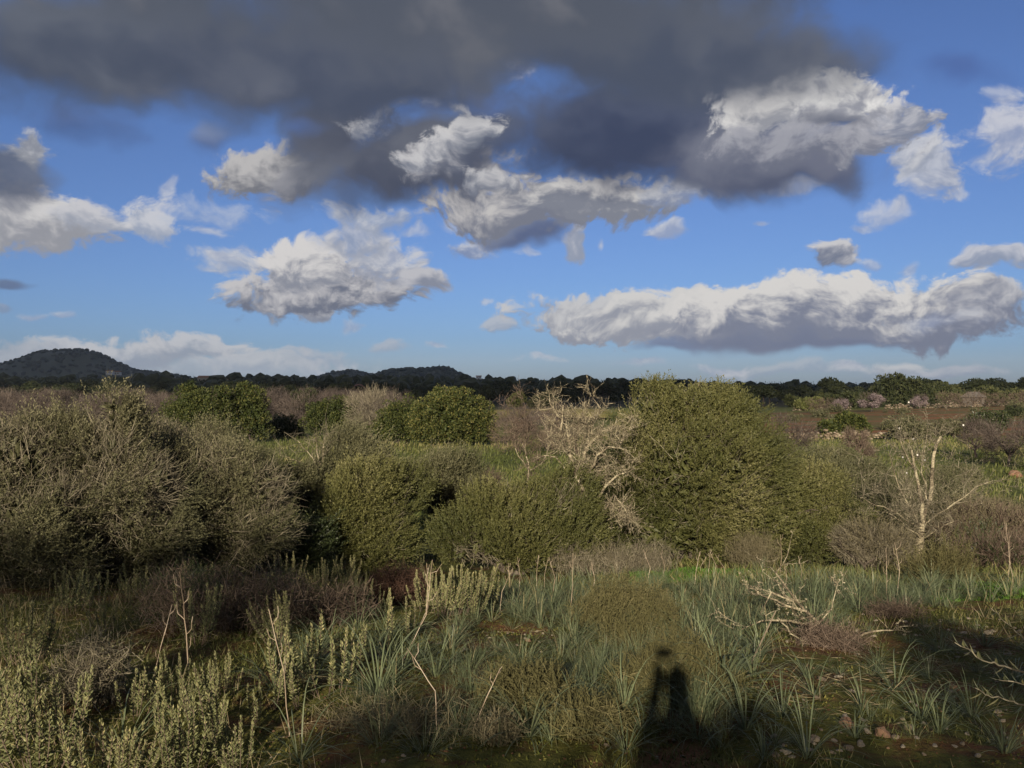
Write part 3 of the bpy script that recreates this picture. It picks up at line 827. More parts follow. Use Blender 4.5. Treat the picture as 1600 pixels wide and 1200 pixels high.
# radio mast on the middle hill
mst = tag(empty('radio_mast', at(686.5, 578, 2500)), 'thin radio mast standing on top of the middle hill', 'mast')
w_ = Wood(); w_.path([(0, 0, -4), (0, 0, 17)], .9, .5, 0, 2); b_ = MB(); w_.mesh(b_, 5); b_.build('pole', M['bark'], mst)
for zz in (11, 14):
    b_ = MB(); tubes(b_, [(-1.5, 0, zz)], [(1.5, 0, zz)], .5, .5, 4); b_.build('crossbar', M['bark'], mst)

# ---------------------------------------------------------------- the woods of the plain
def far_tree(kind, seed):
    r = np.random.default_rng(seed); mb = MB()
    lumps = []
    if kind == 'pine':            # flat-topped crown on a bare trunk
        for k in range(6): lumps.append((np.array([r.normal() * 1.4, r.normal() * 1.2, 4.6 + r.normal() * .8]), np.array([1.7, 1.6, 1.0]) * r.uniform(.7, 1.2)))
    else:
        for k in range(6): lumps.append((np.array([r.normal() * 1.2, r.normal() * 1.1, 2.9 + r.normal() * .9]), np.array([1.7, 1.6, 1.5]) * r.uniform(.7, 1.15)))
    tubes(mb, [(0, 0, -.5), (0, 0, 1.8)], [(0, 0, 1.8), (0, 0, 4.5)], [.28, .22], [.22, .08], 5, .2, 1)
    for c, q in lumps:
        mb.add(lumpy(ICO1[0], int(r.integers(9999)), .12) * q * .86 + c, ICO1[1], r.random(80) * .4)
    Pn, d = crown_points(lumps, 420, .93, .85)
    leaves(mb, Pn, d + np.array([0, 0, .5]) + r.normal(size=Pn.shape) * .4, .75, .42, None, None, fold=.15)
    return mb
far_meshes = {}
for kind in ('pine', 'round'):
    for mt in ('pine', 'pine_light'):
        far_meshes[kind, mt] = [far_tree(kind, 40 + k).mesh('pine_tree' if kind == 'pine' else 'evergreen_tree', [M[mt], M['bark']]) for k in range(4)]
r_ = np.random.default_rng(3)
nI = 0
for k in range(300):
    px = r_.uniform(-60, 1660)
    right = px > 1150
    Y = r_.uniform(205, 300) if right else r_.uniform(235, 430) ** 1.0
    p = gx(px, Y)
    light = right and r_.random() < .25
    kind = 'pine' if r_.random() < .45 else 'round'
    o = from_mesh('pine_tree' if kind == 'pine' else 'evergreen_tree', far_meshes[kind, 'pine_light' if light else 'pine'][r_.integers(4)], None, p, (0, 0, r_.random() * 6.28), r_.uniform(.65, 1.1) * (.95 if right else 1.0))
    if kind == 'pine': tag(o, 'dark umbrella-shaped pine in the wood across the plain', 'pine tree', 'pines in the far wood')
    else: tag(o, 'dark rounded evergreen in the wood across the plain', 'tree', 'round evergreens in the far wood')
wb = MB()
for k in range(2600):
    Y = 380 + 1500 * r_.random() ** 1.6
    px = r_.uniform(-80, 1680)
    p = gx(px, Y); s = r_.uniform(1.7, 3.2) + (2.4 if px < 1080 else 1.0) * r_.random() ** 5
    V1, F1 = ICO1 if (Y < 800 or (px > 1080 and Y < 1300)) else ICO0
    wb.add(lumpy(V1, k, .2) * np.array([s, s, s * r_.uniform(.7, 1.1)]) + p + np.array([0, 0, s * .9]), F1, r_.random(len(F1)))
k_ = 9000; Yl = rng.uniform(380, 1000, k_); pl = rng.uniform(-80, 1680, k_); xl = (pl - 800) / F * Yl
leaves(wb, np.stack([xl, Yl, ground(xl, Yl) + rng.uniform(1.5, 6.0, k_)], 1), rdir(k_) + np.array([0, 0, .7]), 1.1, .7, None, rng.random(k_), fold=.15)
wb.build('far_woods', M['pine'], None, 'stuff')

# ---------------------------------------------------------------- leafless orchard on the left and behind the middle thicket
def orchard_tree(seed):
    random.seed(seed)
    return bare_tree('almond_tree', 'leafless mauve-brown almond tree in the orchard beyond the thicket', 'almond tree', (0, 0, -500), 3.6, 2.0, 900, 'twig_mauve', 'bare almond trees of the left orchard', .1, .016, .55)
protos = [orchard_tree(s) for s in range(4)]
first = [True] * 4
spots = []
for k in range(130):
    px = r_.uniform(-60, 640); Y = 78 + 115 * r_.random()
    if px > 250 and Y < 86: Y += 14
    spots.append((px, Y))
for px, Y in spots + [(780 + 12 * k, 88 + 9 * (k % 3)) for k in range(9)]:
    i = int(r_.integers(4)); o = protos[i] if first[i] else copy_tree(protos[i]); first[i] = False
    o.location = gx(px, Y); o.rotation_euler = (0, 0, r_.random() * 6.28); sc = r_.uniform(.7, 1.12); o.scale = (sc, sc, sc)
    if px > 700: o.scale = (sc * .6,) * 3; o['label'] = 'low leafless almond tree between the middle thicket and the yellow field'; o['group'] = 'bare almond trees by the yellow field'

# ---------------------------------------------------------------- carob trees along the edge of the meadow
CG = 'carob trees along the meadow'
clump_tree('carob_tree', 'sunlit carob with a small separate tuft rising at its left top', 'carob tree', gx(318, 66),
           [(325, 652, 66, 55, 36), (285, 655, 66, 38, 30), (297, 608, 66, 15, 14), (340, 625, 66, 32, 24), (300, 632, 66, 30, 26)], 9000, group=CG)
clump_tree('carob_tree', 'tall narrow bright green carob beside a deep dark gap', 'carob tree', gx(395, 67),
           [(395, 650, 67, 27, 40), (383, 615, 67, 17, 20), (372, 645, 68, 20, 36)], 6500, group=CG)
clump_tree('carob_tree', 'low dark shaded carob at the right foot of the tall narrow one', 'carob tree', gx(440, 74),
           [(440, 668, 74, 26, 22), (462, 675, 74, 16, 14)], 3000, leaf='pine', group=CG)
clump_tree('carob_tree', 'round sunlit carob alone left of the grey leafless tree', 'carob tree', gx(515, 70),
           [(500, 655, 70, 27, 24), (530, 645, 70, 27, 27), (535, 668, 70, 26, 18), (498, 640, 70, 16, 15)], 6500, group=CG)
clump_tree('carob_tree', 'green carob squeezed between the grey leafless tree and the biggest carob', 'carob tree', gx(630, 66),
           [(620, 660, 66, 32, 32), (645, 655, 66, 28, 32), (600, 672, 66, 24, 20)], 6500, group=CG)
clump_tree('carob_tree', 'biggest dome-shaped carob at the right end of the meadow row', 'carob tree', gx(708, 63),
           [(708, 650, 63, 58, 44), (700, 620, 63, 30, 20), (735, 660, 63, 38, 36), (672, 655, 63, 32, 36), (690, 672, 62.5, 45, 24), (752, 672, 63, 26, 22)], 13000, group=CG)
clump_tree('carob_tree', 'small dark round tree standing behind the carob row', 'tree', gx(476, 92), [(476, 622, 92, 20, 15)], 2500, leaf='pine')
random.seed(8)
bare_tree('bare_tree', 'grey leafless tree with pale limbs between two green carobs', 'tree', gx(582, 68), 4.0, 2.2, 2600, 'twig', None, .11, .012, .6)

# ---------------------------------------------------------------- right-hand fields
def stone_run(name, label, A, B, h, n_row, wdt=.5, seed=0):
    """a drystone field wall some way off"""
    A, B = np.array(A, float), np.array(B, float); L = np.linalg.norm(B[:2] - A[:2]); rr = np.random.default_rng(seed)
    root = tag(empty(name, (*A[:2], float(ground(A[0], A[1])))), label, 'stone wall')
    base = np.array(root.location)
    mb = MB(); s = h / n_row; nx = int(L / (s * 1.5))
    for i in range(nx):
        for j in range(n_row + 1):
            if (j == n_row and rr.random() < .6) or (j == n_row - 1 and rr.random() < .18): continue
            t = (i + .5 * (j % 2) + rr.random() * .3) / nx
            p = A + (B - A) * t; p[2] = ground(p[0], p[1]) + s * (j + .45)
            V = lumpy(ICO0[0], int(rr.integers(9999)), .2) * np.array([s * .85, wdt * .5, s * .6]) * rr.uniform(.6, 1.35)
            mb.add(V + p - base + np.array([rr.normal() * .08, rr.normal() * .05, rr.normal() * .06]), ICO0[1], rr.random())
    mb.build('stones', M['wall_stone'], root, 'stuff')
    return root
stone_run('stone_wall', 'tan drystone wall between the green strip and the red field', gx(1215, 72), gx(1405, 72), .62, 3, .6, 1)
stone_run('stone_wall', 'long grey drystone wall along the far side of the red field', gx(1385, 152), gx(1640, 148), .8, 3, .6, 2)
stone_run('stone_wall', 'short drystone wall left of the pink blossoming almond', gx(1240, 158), gx(1330, 156), .7, 3, .6, 3)
PG = 'tall pines behind the red field'
clump_tree('pine_tree', 'tallest dark pine with a broad layered crown behind the red field', 'pine tree', gx(1405, 172),
           [(1398, 600, 172, 30, 13), (1420, 606, 172, 28, 13), (1385, 616, 172, 26, 12), (1432, 620, 172, 30, 14), (1405, 628, 172, 44, 14), (1372, 628, 172, 20, 10)], 6500, .6, .35, 'pine', PG, (.25, 1.1), stem_r=.3)
clump_tree('pine_tree', 'dark squat evergreen left of the tallest pine', 'tree', gx(1320, 165), [(1308, 632, 165, 22, 12), (1330, 630, 165, 22, 13), (1345, 640, 165, 25, 10)], 3500, .6, .35, 'pine', None, (.25, 1.0), stem_r=.25)
clump_tree('pine_tree', 'dark bushy evergreen at the right foot of the tallest pine', 'tree', gx(1440, 170), [(1440, 636, 170, 28, 14), (1405, 640, 170, 26, 12), (1375, 638, 170, 22, 12)], 3500, .6, .35, 'pine', None, (.25, 1.0), stem_r=.25)
for i, (px, py, w_px, h_px, Y) in enumerate([(1465, 615, 24, 16, 185), (1490, 620, 22, 14, 188), (1515, 618, 22, 12, 192), (1548, 612, 20, 16, 185), (1575, 618, 22, 14, 190), (1600, 612, 20, 16, 188), (1630, 612, 24, 18, 186), (1250, 622, 20, 12, 190), (1290, 620, 20, 10, 195), (1340, 617, 18, 10, 196)]):
    clump_tree('pine_tree', 'olive-green pine in the row of pines right of the tallest one' if i < 7 else 'olive-green pine showing above the pale green tree', 'pine tree', gx(px, Y),
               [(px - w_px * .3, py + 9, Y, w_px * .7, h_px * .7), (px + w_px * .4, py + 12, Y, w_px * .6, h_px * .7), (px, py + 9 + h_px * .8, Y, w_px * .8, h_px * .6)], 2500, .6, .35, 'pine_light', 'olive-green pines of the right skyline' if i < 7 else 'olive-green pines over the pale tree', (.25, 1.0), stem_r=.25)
clump_tree('broadleaf_tree', 'pale yellow-green tree at the left end of the red field', 'tree', gx(1262, 158), [(1255, 632, 158, 14, 10), (1270, 632, 158, 12, 9)], 2200, .4, .25, 'pale_tree', None, (.4, .7))
clump_tree('carob_tree', 'wide low carob with bright leaf tips in front of the red field', 'carob tree', gx(1320, 80), [(1325, 662, 80, 24, 14), (1300, 668, 80, 20, 10), (1345, 668, 80, 14, 9)], 5000, .24, .16)
random.seed(5)
def blossom_tree(label, px, Y, h, wd):
    t = bare_tree('almond_tree', label, 'almond tree', gx(px, Y), h, wd, 500, 'twig_mauve', None, .12, .02, .5)
    mb = MB(); Pn, d = crown_points(sub_lumps([(np.array([0, 0, h * .6]), np.array([wd, wd, h * .38]))], .8, .5), 1500, .6)
    leaves(mb, Pn, rdir(len(Pn)), .22, .2); mb.build('blossom', M['blossom'], t, 'stuff')
blossom_tree('almond tree in pink blossom before the dark evergreens', 1362, 138, 2.9, 1.9)
blossom_tree('smaller almond in pale blossom at the foot of the tallest pine', 1437, 150, 2.2, 1.5)
blossom_tree('low pinkish almond left of the fully blossoming almond', 1316, 150, 1.8, 1.4)
al = bare_tree('almond_tree', 'small leafless almond along the far field wall', 'almond tree', gx(1480, 146), 2.6, 1.9, 500, 'twig_brown', 'leafless almonds along the far wall', .11, .02, .5)
for px in (1500, 1522, 1545, 1565, 1590, 1612, 1290, 1275):
    c = copy_tree(al); c.location = gx(px, 140 + (px % 7) * 1.5); c.rotation_euler = (0, 0, px); s_ = .85 + (px % 5) * .07; c.scale = (s_, s_, s_)
    if px < 1400: c['label'] = 'small leafless almond left of the pink blossoming one'; c['group'] = 'leafless almonds left of the blossom'
for lab, px, py, Y, wx, wy, lf in (('large dark rounded shrub at the right end of the red field', 1545, 657, 78, 34, 17, 'olive_dark'), ('grey-green low shrub left of the large dark rounded one', 1490, 668, 74, 26, 11, 'olive_grey'),
                                   ('dusky low shrub hiding the right end of the tan wall', 1425, 672, 69, 32, 14, 'olive_grey'), ('small dark bush under the far field wall', 1590, 645, 110, 18, 8, 'pine')):
    clump_tree('shrub', lab, 'shrub', gx(px, Y), [(px - wx * .35, py, Y, wx * .65, wy), (px + wx * .4, py + 2, Y, wx * .6, wy * .9)], 4500, .16, .09, lf, None, (2.0, .3))
# low scrub dotted over the red field
sc0 = clump_tree('shrub', 'low grey-green scrub bush dotted on the red field', 'shrub', (0, 0, -500), [], 500, .16, .09, 'olive_grey', 'scrub on the red field', (2.0, .3), abs_lumps=[(np.array([0, 0, .3]), np.array([.7, .6, .4])), (np.array([.6, .1, .25]), np.array([.5, .5, .32]))])
for k in range(26):
    c = sc0 if k == 0 else copy_tree(sc0)
    c.location = gx(r_.uniform(1225, 1620), 80 + 66 * r_.random()); c.rotation_euler = (0, 0, r_.random() * 6.28); q_ = r_.uniform(.5, 1.5); c.scale = (q_ * 1.3, q_, q_)
# stone hut with a tiled roof
def box_building(name, label, base, wx, wy, h, roof_h, n_win, wall_m, roof_m, rz=0.0, cat='house'):
    root = tag(empty(name, base, rz), label, cat)
    def bx(c, s):
        c, s = np.array(c, float), np.array(s, float) / 2
        V = np.array([[x, y, z] for x in (-1, 1) for y in (-1, 1) for z in (-1, 1)]) * s + c
        return V, [[0, 1, 3, 2], [4, 6, 7, 5], [0, 4, 5, 1], [2, 3, 7, 6], [0, 2, 6, 4], [1, 5, 7, 3]]
    mb = MB(); mb.add(*bx((0, 0, h / 2 - .3), (wx, wy, h + .6)), .5); mb.build('wall', wall_m, root)
    e = .35; x, y = wx / 2 + e, wy / 2 + e
    V = [(-x, -y, h - .05), (x, -y, h - .05), (x, y, h - .05), (-x, y, h - .05), (-x, 0, h + roof_h), (x, 0, h + roof_h)]
    mb = MB(); mb.add(V, [[0, 1, 5, 4], [2, 3, 4, 5], [3, 2, 1, 0]], .5); mb.add(V, [[0, 4, 3], [1, 2, 5]], .5); mb.build('roof', roof_m, root)
    for k in range(n_win):
        mb = MB(); mb.add(*bx((-wx / 2 + wx * (k + .5) / n_win, -wy / 2 - .02, h * .5), (.9, .1, 1.2)), .1); mb.build('window', M['bark'], root)
    return root
M['grey_stone'] = rough_mat('grey_hut_stone', [(0, (.09, .08, .07)), (1, (.19, .17, .15))], 3, bump=.4)
M['plaster'] = rough_mat('pale_plaster', [(0, (.42, .34, .25)), (1, (.55, .48, .38))], 1.5, bump=0.1)
M['white_plaster'] = rough_mat('white_plaster', [(0, (.6, .57, .52)), (1, (.72, .7, .66))], 1.5, bump=0.1)
M['roof'] = rough_mat('clay_roof', [(0, (.22, .12, .075)), (1, (.32, .19, .12))], 3, bump=0.3)
box_building('stone_hut', 'small stone hut with a pitched roof by the far field wall', gx(1521, 158), 2.7, 2.6, 1.7, 1.0, 1, M['grey_stone'], M['grey_stone'], .5, 'hut')
def far_house(*a, px, Y, up, **k):
    p = gx(px, Y); p[2] += up; return box_building(a[0], a[1], p, *a[2:], **k)
far_house('farmhouse', 'long tan farmhouse with a clay roof among the dark woods on the left', 11, 6, 3.4, 1.3, 4, M['plaster'], M['roof'], px=325, Y=520, up=3.2)
far_house('farmhouse', 'low pale house left in the woods beside the long farmhouse', 5, 4, 2.6, 1.0, 2, M['plaster'], M['roof'], px=352, Y=525, up=3.0)
far_house('villa', 'small white house at the foot of the left hill', 7, 5, 3.2, 1.2, 3, M['white_plaster'], M['roof'], px=172, Y=900, up=8.5)
far_house('villa', 'second tiny white house right beside the one below the left hill', 6, 5, 3.0, 1.2, 2, M['white_plaster'], M['roof'], px=184, Y=910, up=8.3)
far_house('villa', 'tiny white house at the right foot of the middle hill', 7, 5, 3.2, 1.2, 2, M['white_plaster'], M['roof'], px=748, Y=1100, up=7)
# bare red earth on the slope, yellow strip
def patch(name, px0, px1, Y0, Y1, lift, colr, kind='structure'):
    x = np.linspace(0, 1, 24); Xs = []; mb = MB()
    for yv in np.linspace(0, 1, 10):
        Y = Y0 + (Y1 - Y0) * yv
        for t in x:
            px = px0 + (px1 - px0) * t; q = gx(px, Y); Xs.append((q[0], q[1], q[2] + lift * math.sin(math.pi * t) ** .5 + .03))
    i = np.arange(240).reshape(10, 24)
    mb.add(Xs, np.stack([i[:-1, :-1], i[:-1, 1:], i[1:, 1:], i[1:, :-1]], -1).reshape(-1, 4), .5)
    return mb.build(name, rough_mat(name, colr, .25, bump=.2), None, kind)
patch('red_earth_bank', 545, 576, 330, 380, 5.2, [(0, (.17, .06, .028)), (1, (.26, .10, .05))])
patch('yellow_field', 762, 985, 118, 168, .35, [(0, (.22, .19, .04)), (1, (.36, .30, .07))])
# telegraph pole and the three small trees along the yellow field
tp = tag(empty('telegraph_pole', gx(765, 118)), 'thin wooden telegraph pole at the left end of the yellow field', 'pole')
b_ = MB(); tubes(b_, [(0, 0, -.2)], [(0, 0, 2.9)], .1, .07, 6); b_.build('post', M['bark'], tp)
b_ = MB(); tubes(b_, [(-.3, 0, 2.6)], [(.3, 0, 2.6)], .05, .05, 4); b_.build('crossbar', M['bark'], tp)
clump_tree('broadleaf_tree', 'small yellow-green tree behind the yellow strip, left of the snag', 'tree', gx(808, 175), [(808, 626, 175, 12, 10)], 1800, .4, .25, 'pale_tree', None, (.4, .7))
clump_tree('broadleaf_tree', 'small grey-green rounded tree between two others behind the yellow strip', 'tree', gx(837, 175), [(837, 630, 175, 12, 8)], 1800, .4, .25, 'olive_grey', None, (.4, .7))
clump_tree('broadleaf_tree', 'small dark tree behind the yellow strip, nearest the snag', 'tree', gx(858, 178), [(858, 626, 178, 12, 10)], 1800, .4, .25, 'olive_dark', None, (.4, .7))

# ---------------------------------------------------------------- the thicket in the middle distance
# big wild olive right of the snag
big = leafy_shrub('wild_olive', 'biggest wild olive, a broad dome rising above the skyline right of the pale snag', 'wild olive', gx(1085, 14.6),
    [(1030, 655, 14.8, 66, 54), (1100, 650, 14.9, 70, 56), (1022, 618, 15, 26, 22), (1140, 665, 14.9, 45, 50), (1090, 745, 14.4, 125, 100, 1.4), (1165, 755, 14.6, 72, 88), (1005, 755, 14.6, 55, 80),
     (1055, 830, 14.0, 105, 52), (1180, 828, 14.2, 72, 52), (1215, 800, 14.6, 45, 60), (1180, 705, 14.9, 40, 50), (990, 848, 14.2, 60, 40), (1215, 765, 14.8, 36, 44)],
    14500, 12, .046, .0140, .21, 'olive', 'twig', 'bark', upw=.38, wind=1.0, stem_r=.05, long_n=0, clump=(1.1, .38), gaps=.22, n_twig=900, twig_r=.004)
leafy_shrub('wild_olive', 'low wild olive skirt spreading from the right foot of the biggest one', 'wild olive', gx(1275, 15.0),
    [(1268, 800, 15.0, 50, 60), (1262, 765, 15.1, 28, 36), (1315, 832, 14.6, 55, 42), (1250, 850, 14.4, 45, 32)], 5200, 11, .044, .0135, .22, 'olive', n_twig=600, wind=.9, clump=(1.2, .32), gaps=.2)
leafy_shrub('wild_olive', 'yellow-green cone-shaped olive bush in the centre with a dark hollow at its right', 'wild olive', gx(570, 13.0),
    [(575, 790, 13.0, 70, 48), (530, 830, 12.8, 55, 48), (592, 835, 12.7, 48, 44), (565, 862, 12.5, 70, 24), (610, 765, 13.2, 38, 30)], 7600, 12, .044, .0135, .21, 'olive', n_twig=700, upw=.7, twig_r=.004, clump=(1.1, .34), gaps=.22)
leafy_shrub('wild_olive', 'wind-combed grey-green olive bush behind the yellow-green cone', 'wild olive', gx(600, 16.0),
    [(560, 735, 16, 58, 32), (630, 752, 15.6, 50, 30), (520, 755, 15.6, 58, 34), (530, 702, 16.2, 30, 20), (480, 778, 15, 55, 38)], 6500, 12, .05, .014, .30, 'olive_grey', n_twig=700, upw=.5, wind=1.5)
leafy_shrub('wild_olive', 'dark grey-green upright bush right of the dark hollow', 'wild olive', gx(695, 15.5),
    [(690, 775, 15.5, 42, 52), (715, 745, 15.8, 30, 30), (735, 790, 15.2, 36, 50)], 3200, 11, .05, .014, .28, 'olive_grey', n_twig=600, upw=.8, wind=.9)
leafy_shrub('wild_olive', 'low rounded olive bush in the centre foreground below the pale snag', 'wild olive', gx(805, 12.8),
    [(820, 805, 13.0, 95, 52), (755, 838, 12.8, 62, 42), (870, 800, 13.0, 58, 48), (800, 850, 12.4, 100, 34), (728, 852, 12.6, 34, 30), (890, 840, 12.8, 45, 36)], 9000, 12, .043, .0130, .19, 'olive', n_twig=900, upw=.75, wind=.3, twig_r=.004, clump=(1.1, .36), gaps=.24)
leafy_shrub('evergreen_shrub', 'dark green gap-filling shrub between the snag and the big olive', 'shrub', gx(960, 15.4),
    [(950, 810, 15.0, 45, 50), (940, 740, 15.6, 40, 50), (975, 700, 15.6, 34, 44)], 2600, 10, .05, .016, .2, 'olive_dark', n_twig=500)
# grey twiggy shrubs of the left
kw = dict(wild=.6, gaps=.28, clump=(1.8, .26), k=9, ll=.034, lw=.011, leaf='khaki', twig='twig', upw=.5, wind=.55, outw=.8, bark='lichen_bark')
leafy_shrub('twiggy_shrub', 'tan twiggy shrub filling the left edge of the picture', 'shrub', gx(30, 9.6),
    [(20, 735, 9.6, 95, 85), (40, 830, 9.3, 100, 75), (-60, 760, 9.6, 100, 110), (95, 800, 9.3, 50, 70), (30, 888, 9.2, 95, 40), (110, 880, 9.2, 50, 34)], 7200, L=.2, n_twig=2500, twig_L=.5, twig_r=.0042, **kw)
leafy_shrub('twiggy_shrub', 'tallest grey twiggy shrub with a leafy spire against the dark hills', 'shrub', gx(175, 10.2),
    [(178, 668, 10.3, 30, 28), (176, 640, 10.3, 13, 24), (165, 715, 10.2, 75, 58), (170, 800, 9.9, 95, 70), (230, 760, 10.1, 60, 60), (110, 690, 10.3, 40, 40), (190, 872, 9.8, 80, 38), (255, 850, 9.9, 40, 40)], 7800, L=.2, n_twig=2500, twig_L=.5, twig_r=.0042, **kw)
leafy_shrub('twiggy_shrub', 'wide wind-swept grey twiggy shrub left of the yellow-green olive', 'shrub', gx(345, 11.2),
    [(330, 745, 11.2, 80, 52), (400, 770, 11.2, 62, 50), (310, 810, 10.9, 90, 55), (400, 830, 10.9, 70, 46), (270, 745, 11.3, 60, 60), (330, 865, 10.8, 80, 34)], 7800, L=.22, n_twig=2500, twig_L=.55, twig_r=.0042, **kw)
leafy_shrub('twiggy_shrub', 'pale brushy shrub behind the wide wind-swept one', 'shrub', gx(300, 14),
    [(300, 705, 14, 60, 40), (250, 690, 14, 50, 36), (360, 725, 14, 60, 30)], 3000, L=.25, n_twig=2500, twig_L=.5, twig_r=.004, **kw)
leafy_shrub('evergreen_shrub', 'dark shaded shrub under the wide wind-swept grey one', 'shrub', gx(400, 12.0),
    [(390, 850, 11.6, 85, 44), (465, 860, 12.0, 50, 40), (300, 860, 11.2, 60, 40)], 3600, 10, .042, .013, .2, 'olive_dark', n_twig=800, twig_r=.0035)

# bare fans of dead branches
def dead_wood(name, label, cat, base, paths, sprouts, sides=5, m='lichen_bark', tuft=0, group=None, twig_m=None, flowers=0, fine=0):
    base = np.asarray(base, float); root = tag(empty(name, base), label, cat, group)
    mains, subs = Wood(), Wood()
    lines = []
    for pts, r0, r1 in paths:
        P3 = [at(*p) - base for p in pts]
        if pts[0] is paths[0][0][0]: P3[0] = np.array([0, 0, -.1])
        lines.append(mains.path(P3, r0, r1, .03, 3))
    for i, n, L, r, dep in sprouts: subs.sprout(lines[i], n, L, r, dep, zig=.32, up=.07, spread=.85, segs=3)
    b = MB(); mains.mesh(b, 7); b.build('trunk', M[m], root, smooth=True)
    b = MB(); subs.mesh(b, 4)
    b.build('branches', M[twig_m or m], root, 'stuff')
    if fine:      # the finest dead twigs
        a = np.concatenate([np.array(mains.a)[2:], np.array(subs.a)]); e = np.concatenate([np.array(mains.b)[2:], np.array(subs.b)])
        k = rng.integers(len(a), size=fine); t = rng.random((fine, 1)); mb = MB()
        twigs(mb, a[k] * (1 - t) + e[k] * t, unit(e[k] - a[k]) * .5 + rdir(fine) * .8 + np.array([0, 0, .3]), .10 + .16 * rng.random(fine), .0034, 2, .4)
        mb.build('twigs', M[twig_m or m], root, 'stuff')
    for k in range(flowers):      # a white flower at the end of a twig
        c, _ = subs.tips[(k * 37) % len(subs.tips)]
        fb = MB(); dd = np.array([[math.cos(a), -.5, math.sin(a)] for a in np.arange(5) * 1.257])
        leaves(fb, np.repeat(np.asarray(c)[None], 5, 0), dd, .021, .018, np.array([[0, -1.0, 0]]), .5); fb.build('flower', M['white_flower'], root)
    if tuft:     # lichen beards on the wood
        a = np.concatenate([np.array(mains.a), np.array(subs.a)]); e = np.concatenate([np.array(mains.b), np.array(subs.b)])
        k = rng.integers(len(a), size=tuft); t = rng.random((tuft, 1))
        Pn = a[k] * (1 - t) + e[k] * t + rdir(tuft) * .008
        mb = MB(); leaves(mb, Pn, rdir(tuft), .016 * (.5 + rng.random(tuft)), .012, None, .5 + .5 * rng.random(tuft)); mb.build('lichen', M['lichen_bark'], root, 'stuff')
    return root
random.seed(21)
y0 = 13.2
dead_wood('dead_tree', 'pale lichen-crusted dead snag with candelabra branches left of the biggest olive', 'dead tree', at(948, 838, y0),
    [([(948, 838, y0), (925, 793, y0), (905, 754, y0)], .050, .037),
     ([(905, 754, y0), (890, 710, y0 - .1), (886, 668, y0), (868, 645, y0), (862, 635, y0)], .033, .009),
     ([(905, 754, y0), (914, 705, y0 + .1), (920, 668, y0 + .1), (938, 637, y0 + .2)], .033, .009),
     ([(925, 793, y0), (945, 761, y0 - .2), (965, 742, y0 - .3), (985, 736, y0 - .4)], .027, .009),
     ([(905, 754, y0), (932, 712, y0 - .2), (950, 698, y0 - .3), (968, 700, y0 - .3)], .026, .008),
     ([(914, 705, y0 + .1), (940, 674, y0), (972, 665, y0 + .1)], .026, .008),
     ([(890, 710, y0 - .1), (876, 672, y0 - .3), (880, 633, y0 - .3)], .027, .009),
     ([(925, 793, y0), (895, 749, y0 + .3), (868, 714, y0 + .3), (850, 712, y0 + .3)], .018, .006),
     ([(938, 817, y0), (960, 773, y0 - .3), (975, 793, y0 - .5), (985, 817, y0 - .6)], .016, .006),
     ([(938, 817, y0), (965, 803, y0 - .4), (980, 775, y0 - .5)], .014, .006),
     ([(920, 668, y0 + .1), (905, 654, y0), (893, 637, y0)], .018, .007)],
    [(1, 12, .26, .009, 2), (2, 12, .28, .009, 2), (3, 10, .25, .008, 2), (4, 9, .24, .008, 2), (5, 9, .24, .007, 2), (6, 10, .24, .007, 2), (7, 7, .22, .006, 1), (8, 10, .24, .006, 2), (9, 9, .22, .006, 1), (10, 8, .24, .007, 2), (0, 6, .25, .007, 1)], tuft=2400, fine=2300)
dead_wood('dead_tree', 'thin grey leafless tree close on the left of the pale snag', 'dead tree', at(822, 790, 15.5),
    [([(822, 790, 15.5), (826, 735, 15.5), (820, 700, 15.5), (828, 665, 15.5)], .017, .006), ([(826, 735, 15.5), (805, 700, 15.4), (800, 660, 15.4)], .011, .004), ([(826, 735, 15.5), (850, 722, 15.3), (862, 690, 15.3)], .010, .004),
     ([(820, 700, 15.5), (806, 680, 15.6), (790, 672, 15.6)], .012, .005)],
    [(0, 10, .5, .009, 2), (1, 8, .4, .007, 2), (2, 8, .4, .007, 2), (3, 6, .3, .006, 1)], twig_m='twig_brown', fine=900)
dead_wood('dead_bush', 'pale fan of bare branches left of the wind-combed olive', 'dead bush', at(505, 735, 15.2),
    [([(505, 735, 15.2), (495, 705, 15.2), (492, 678, 15.2)], .014, .005), ([(505, 735, 15.2), (480, 705, 15.1), (465, 688, 15.1)], .012, .004), ([(505, 735, 15.2), (470, 722, 15), (438, 712, 15)], .012, .004),
     ([(505, 735, 15.2), (505, 700, 15.3), (508, 680, 15.3)], .012, .004), ([(505, 735, 15.2), (475, 735, 15), (445, 735, 14.9)], .012, .004)],
    [(i, 9, .38, .006, 1) for i in range(5)], twig_m='twig')
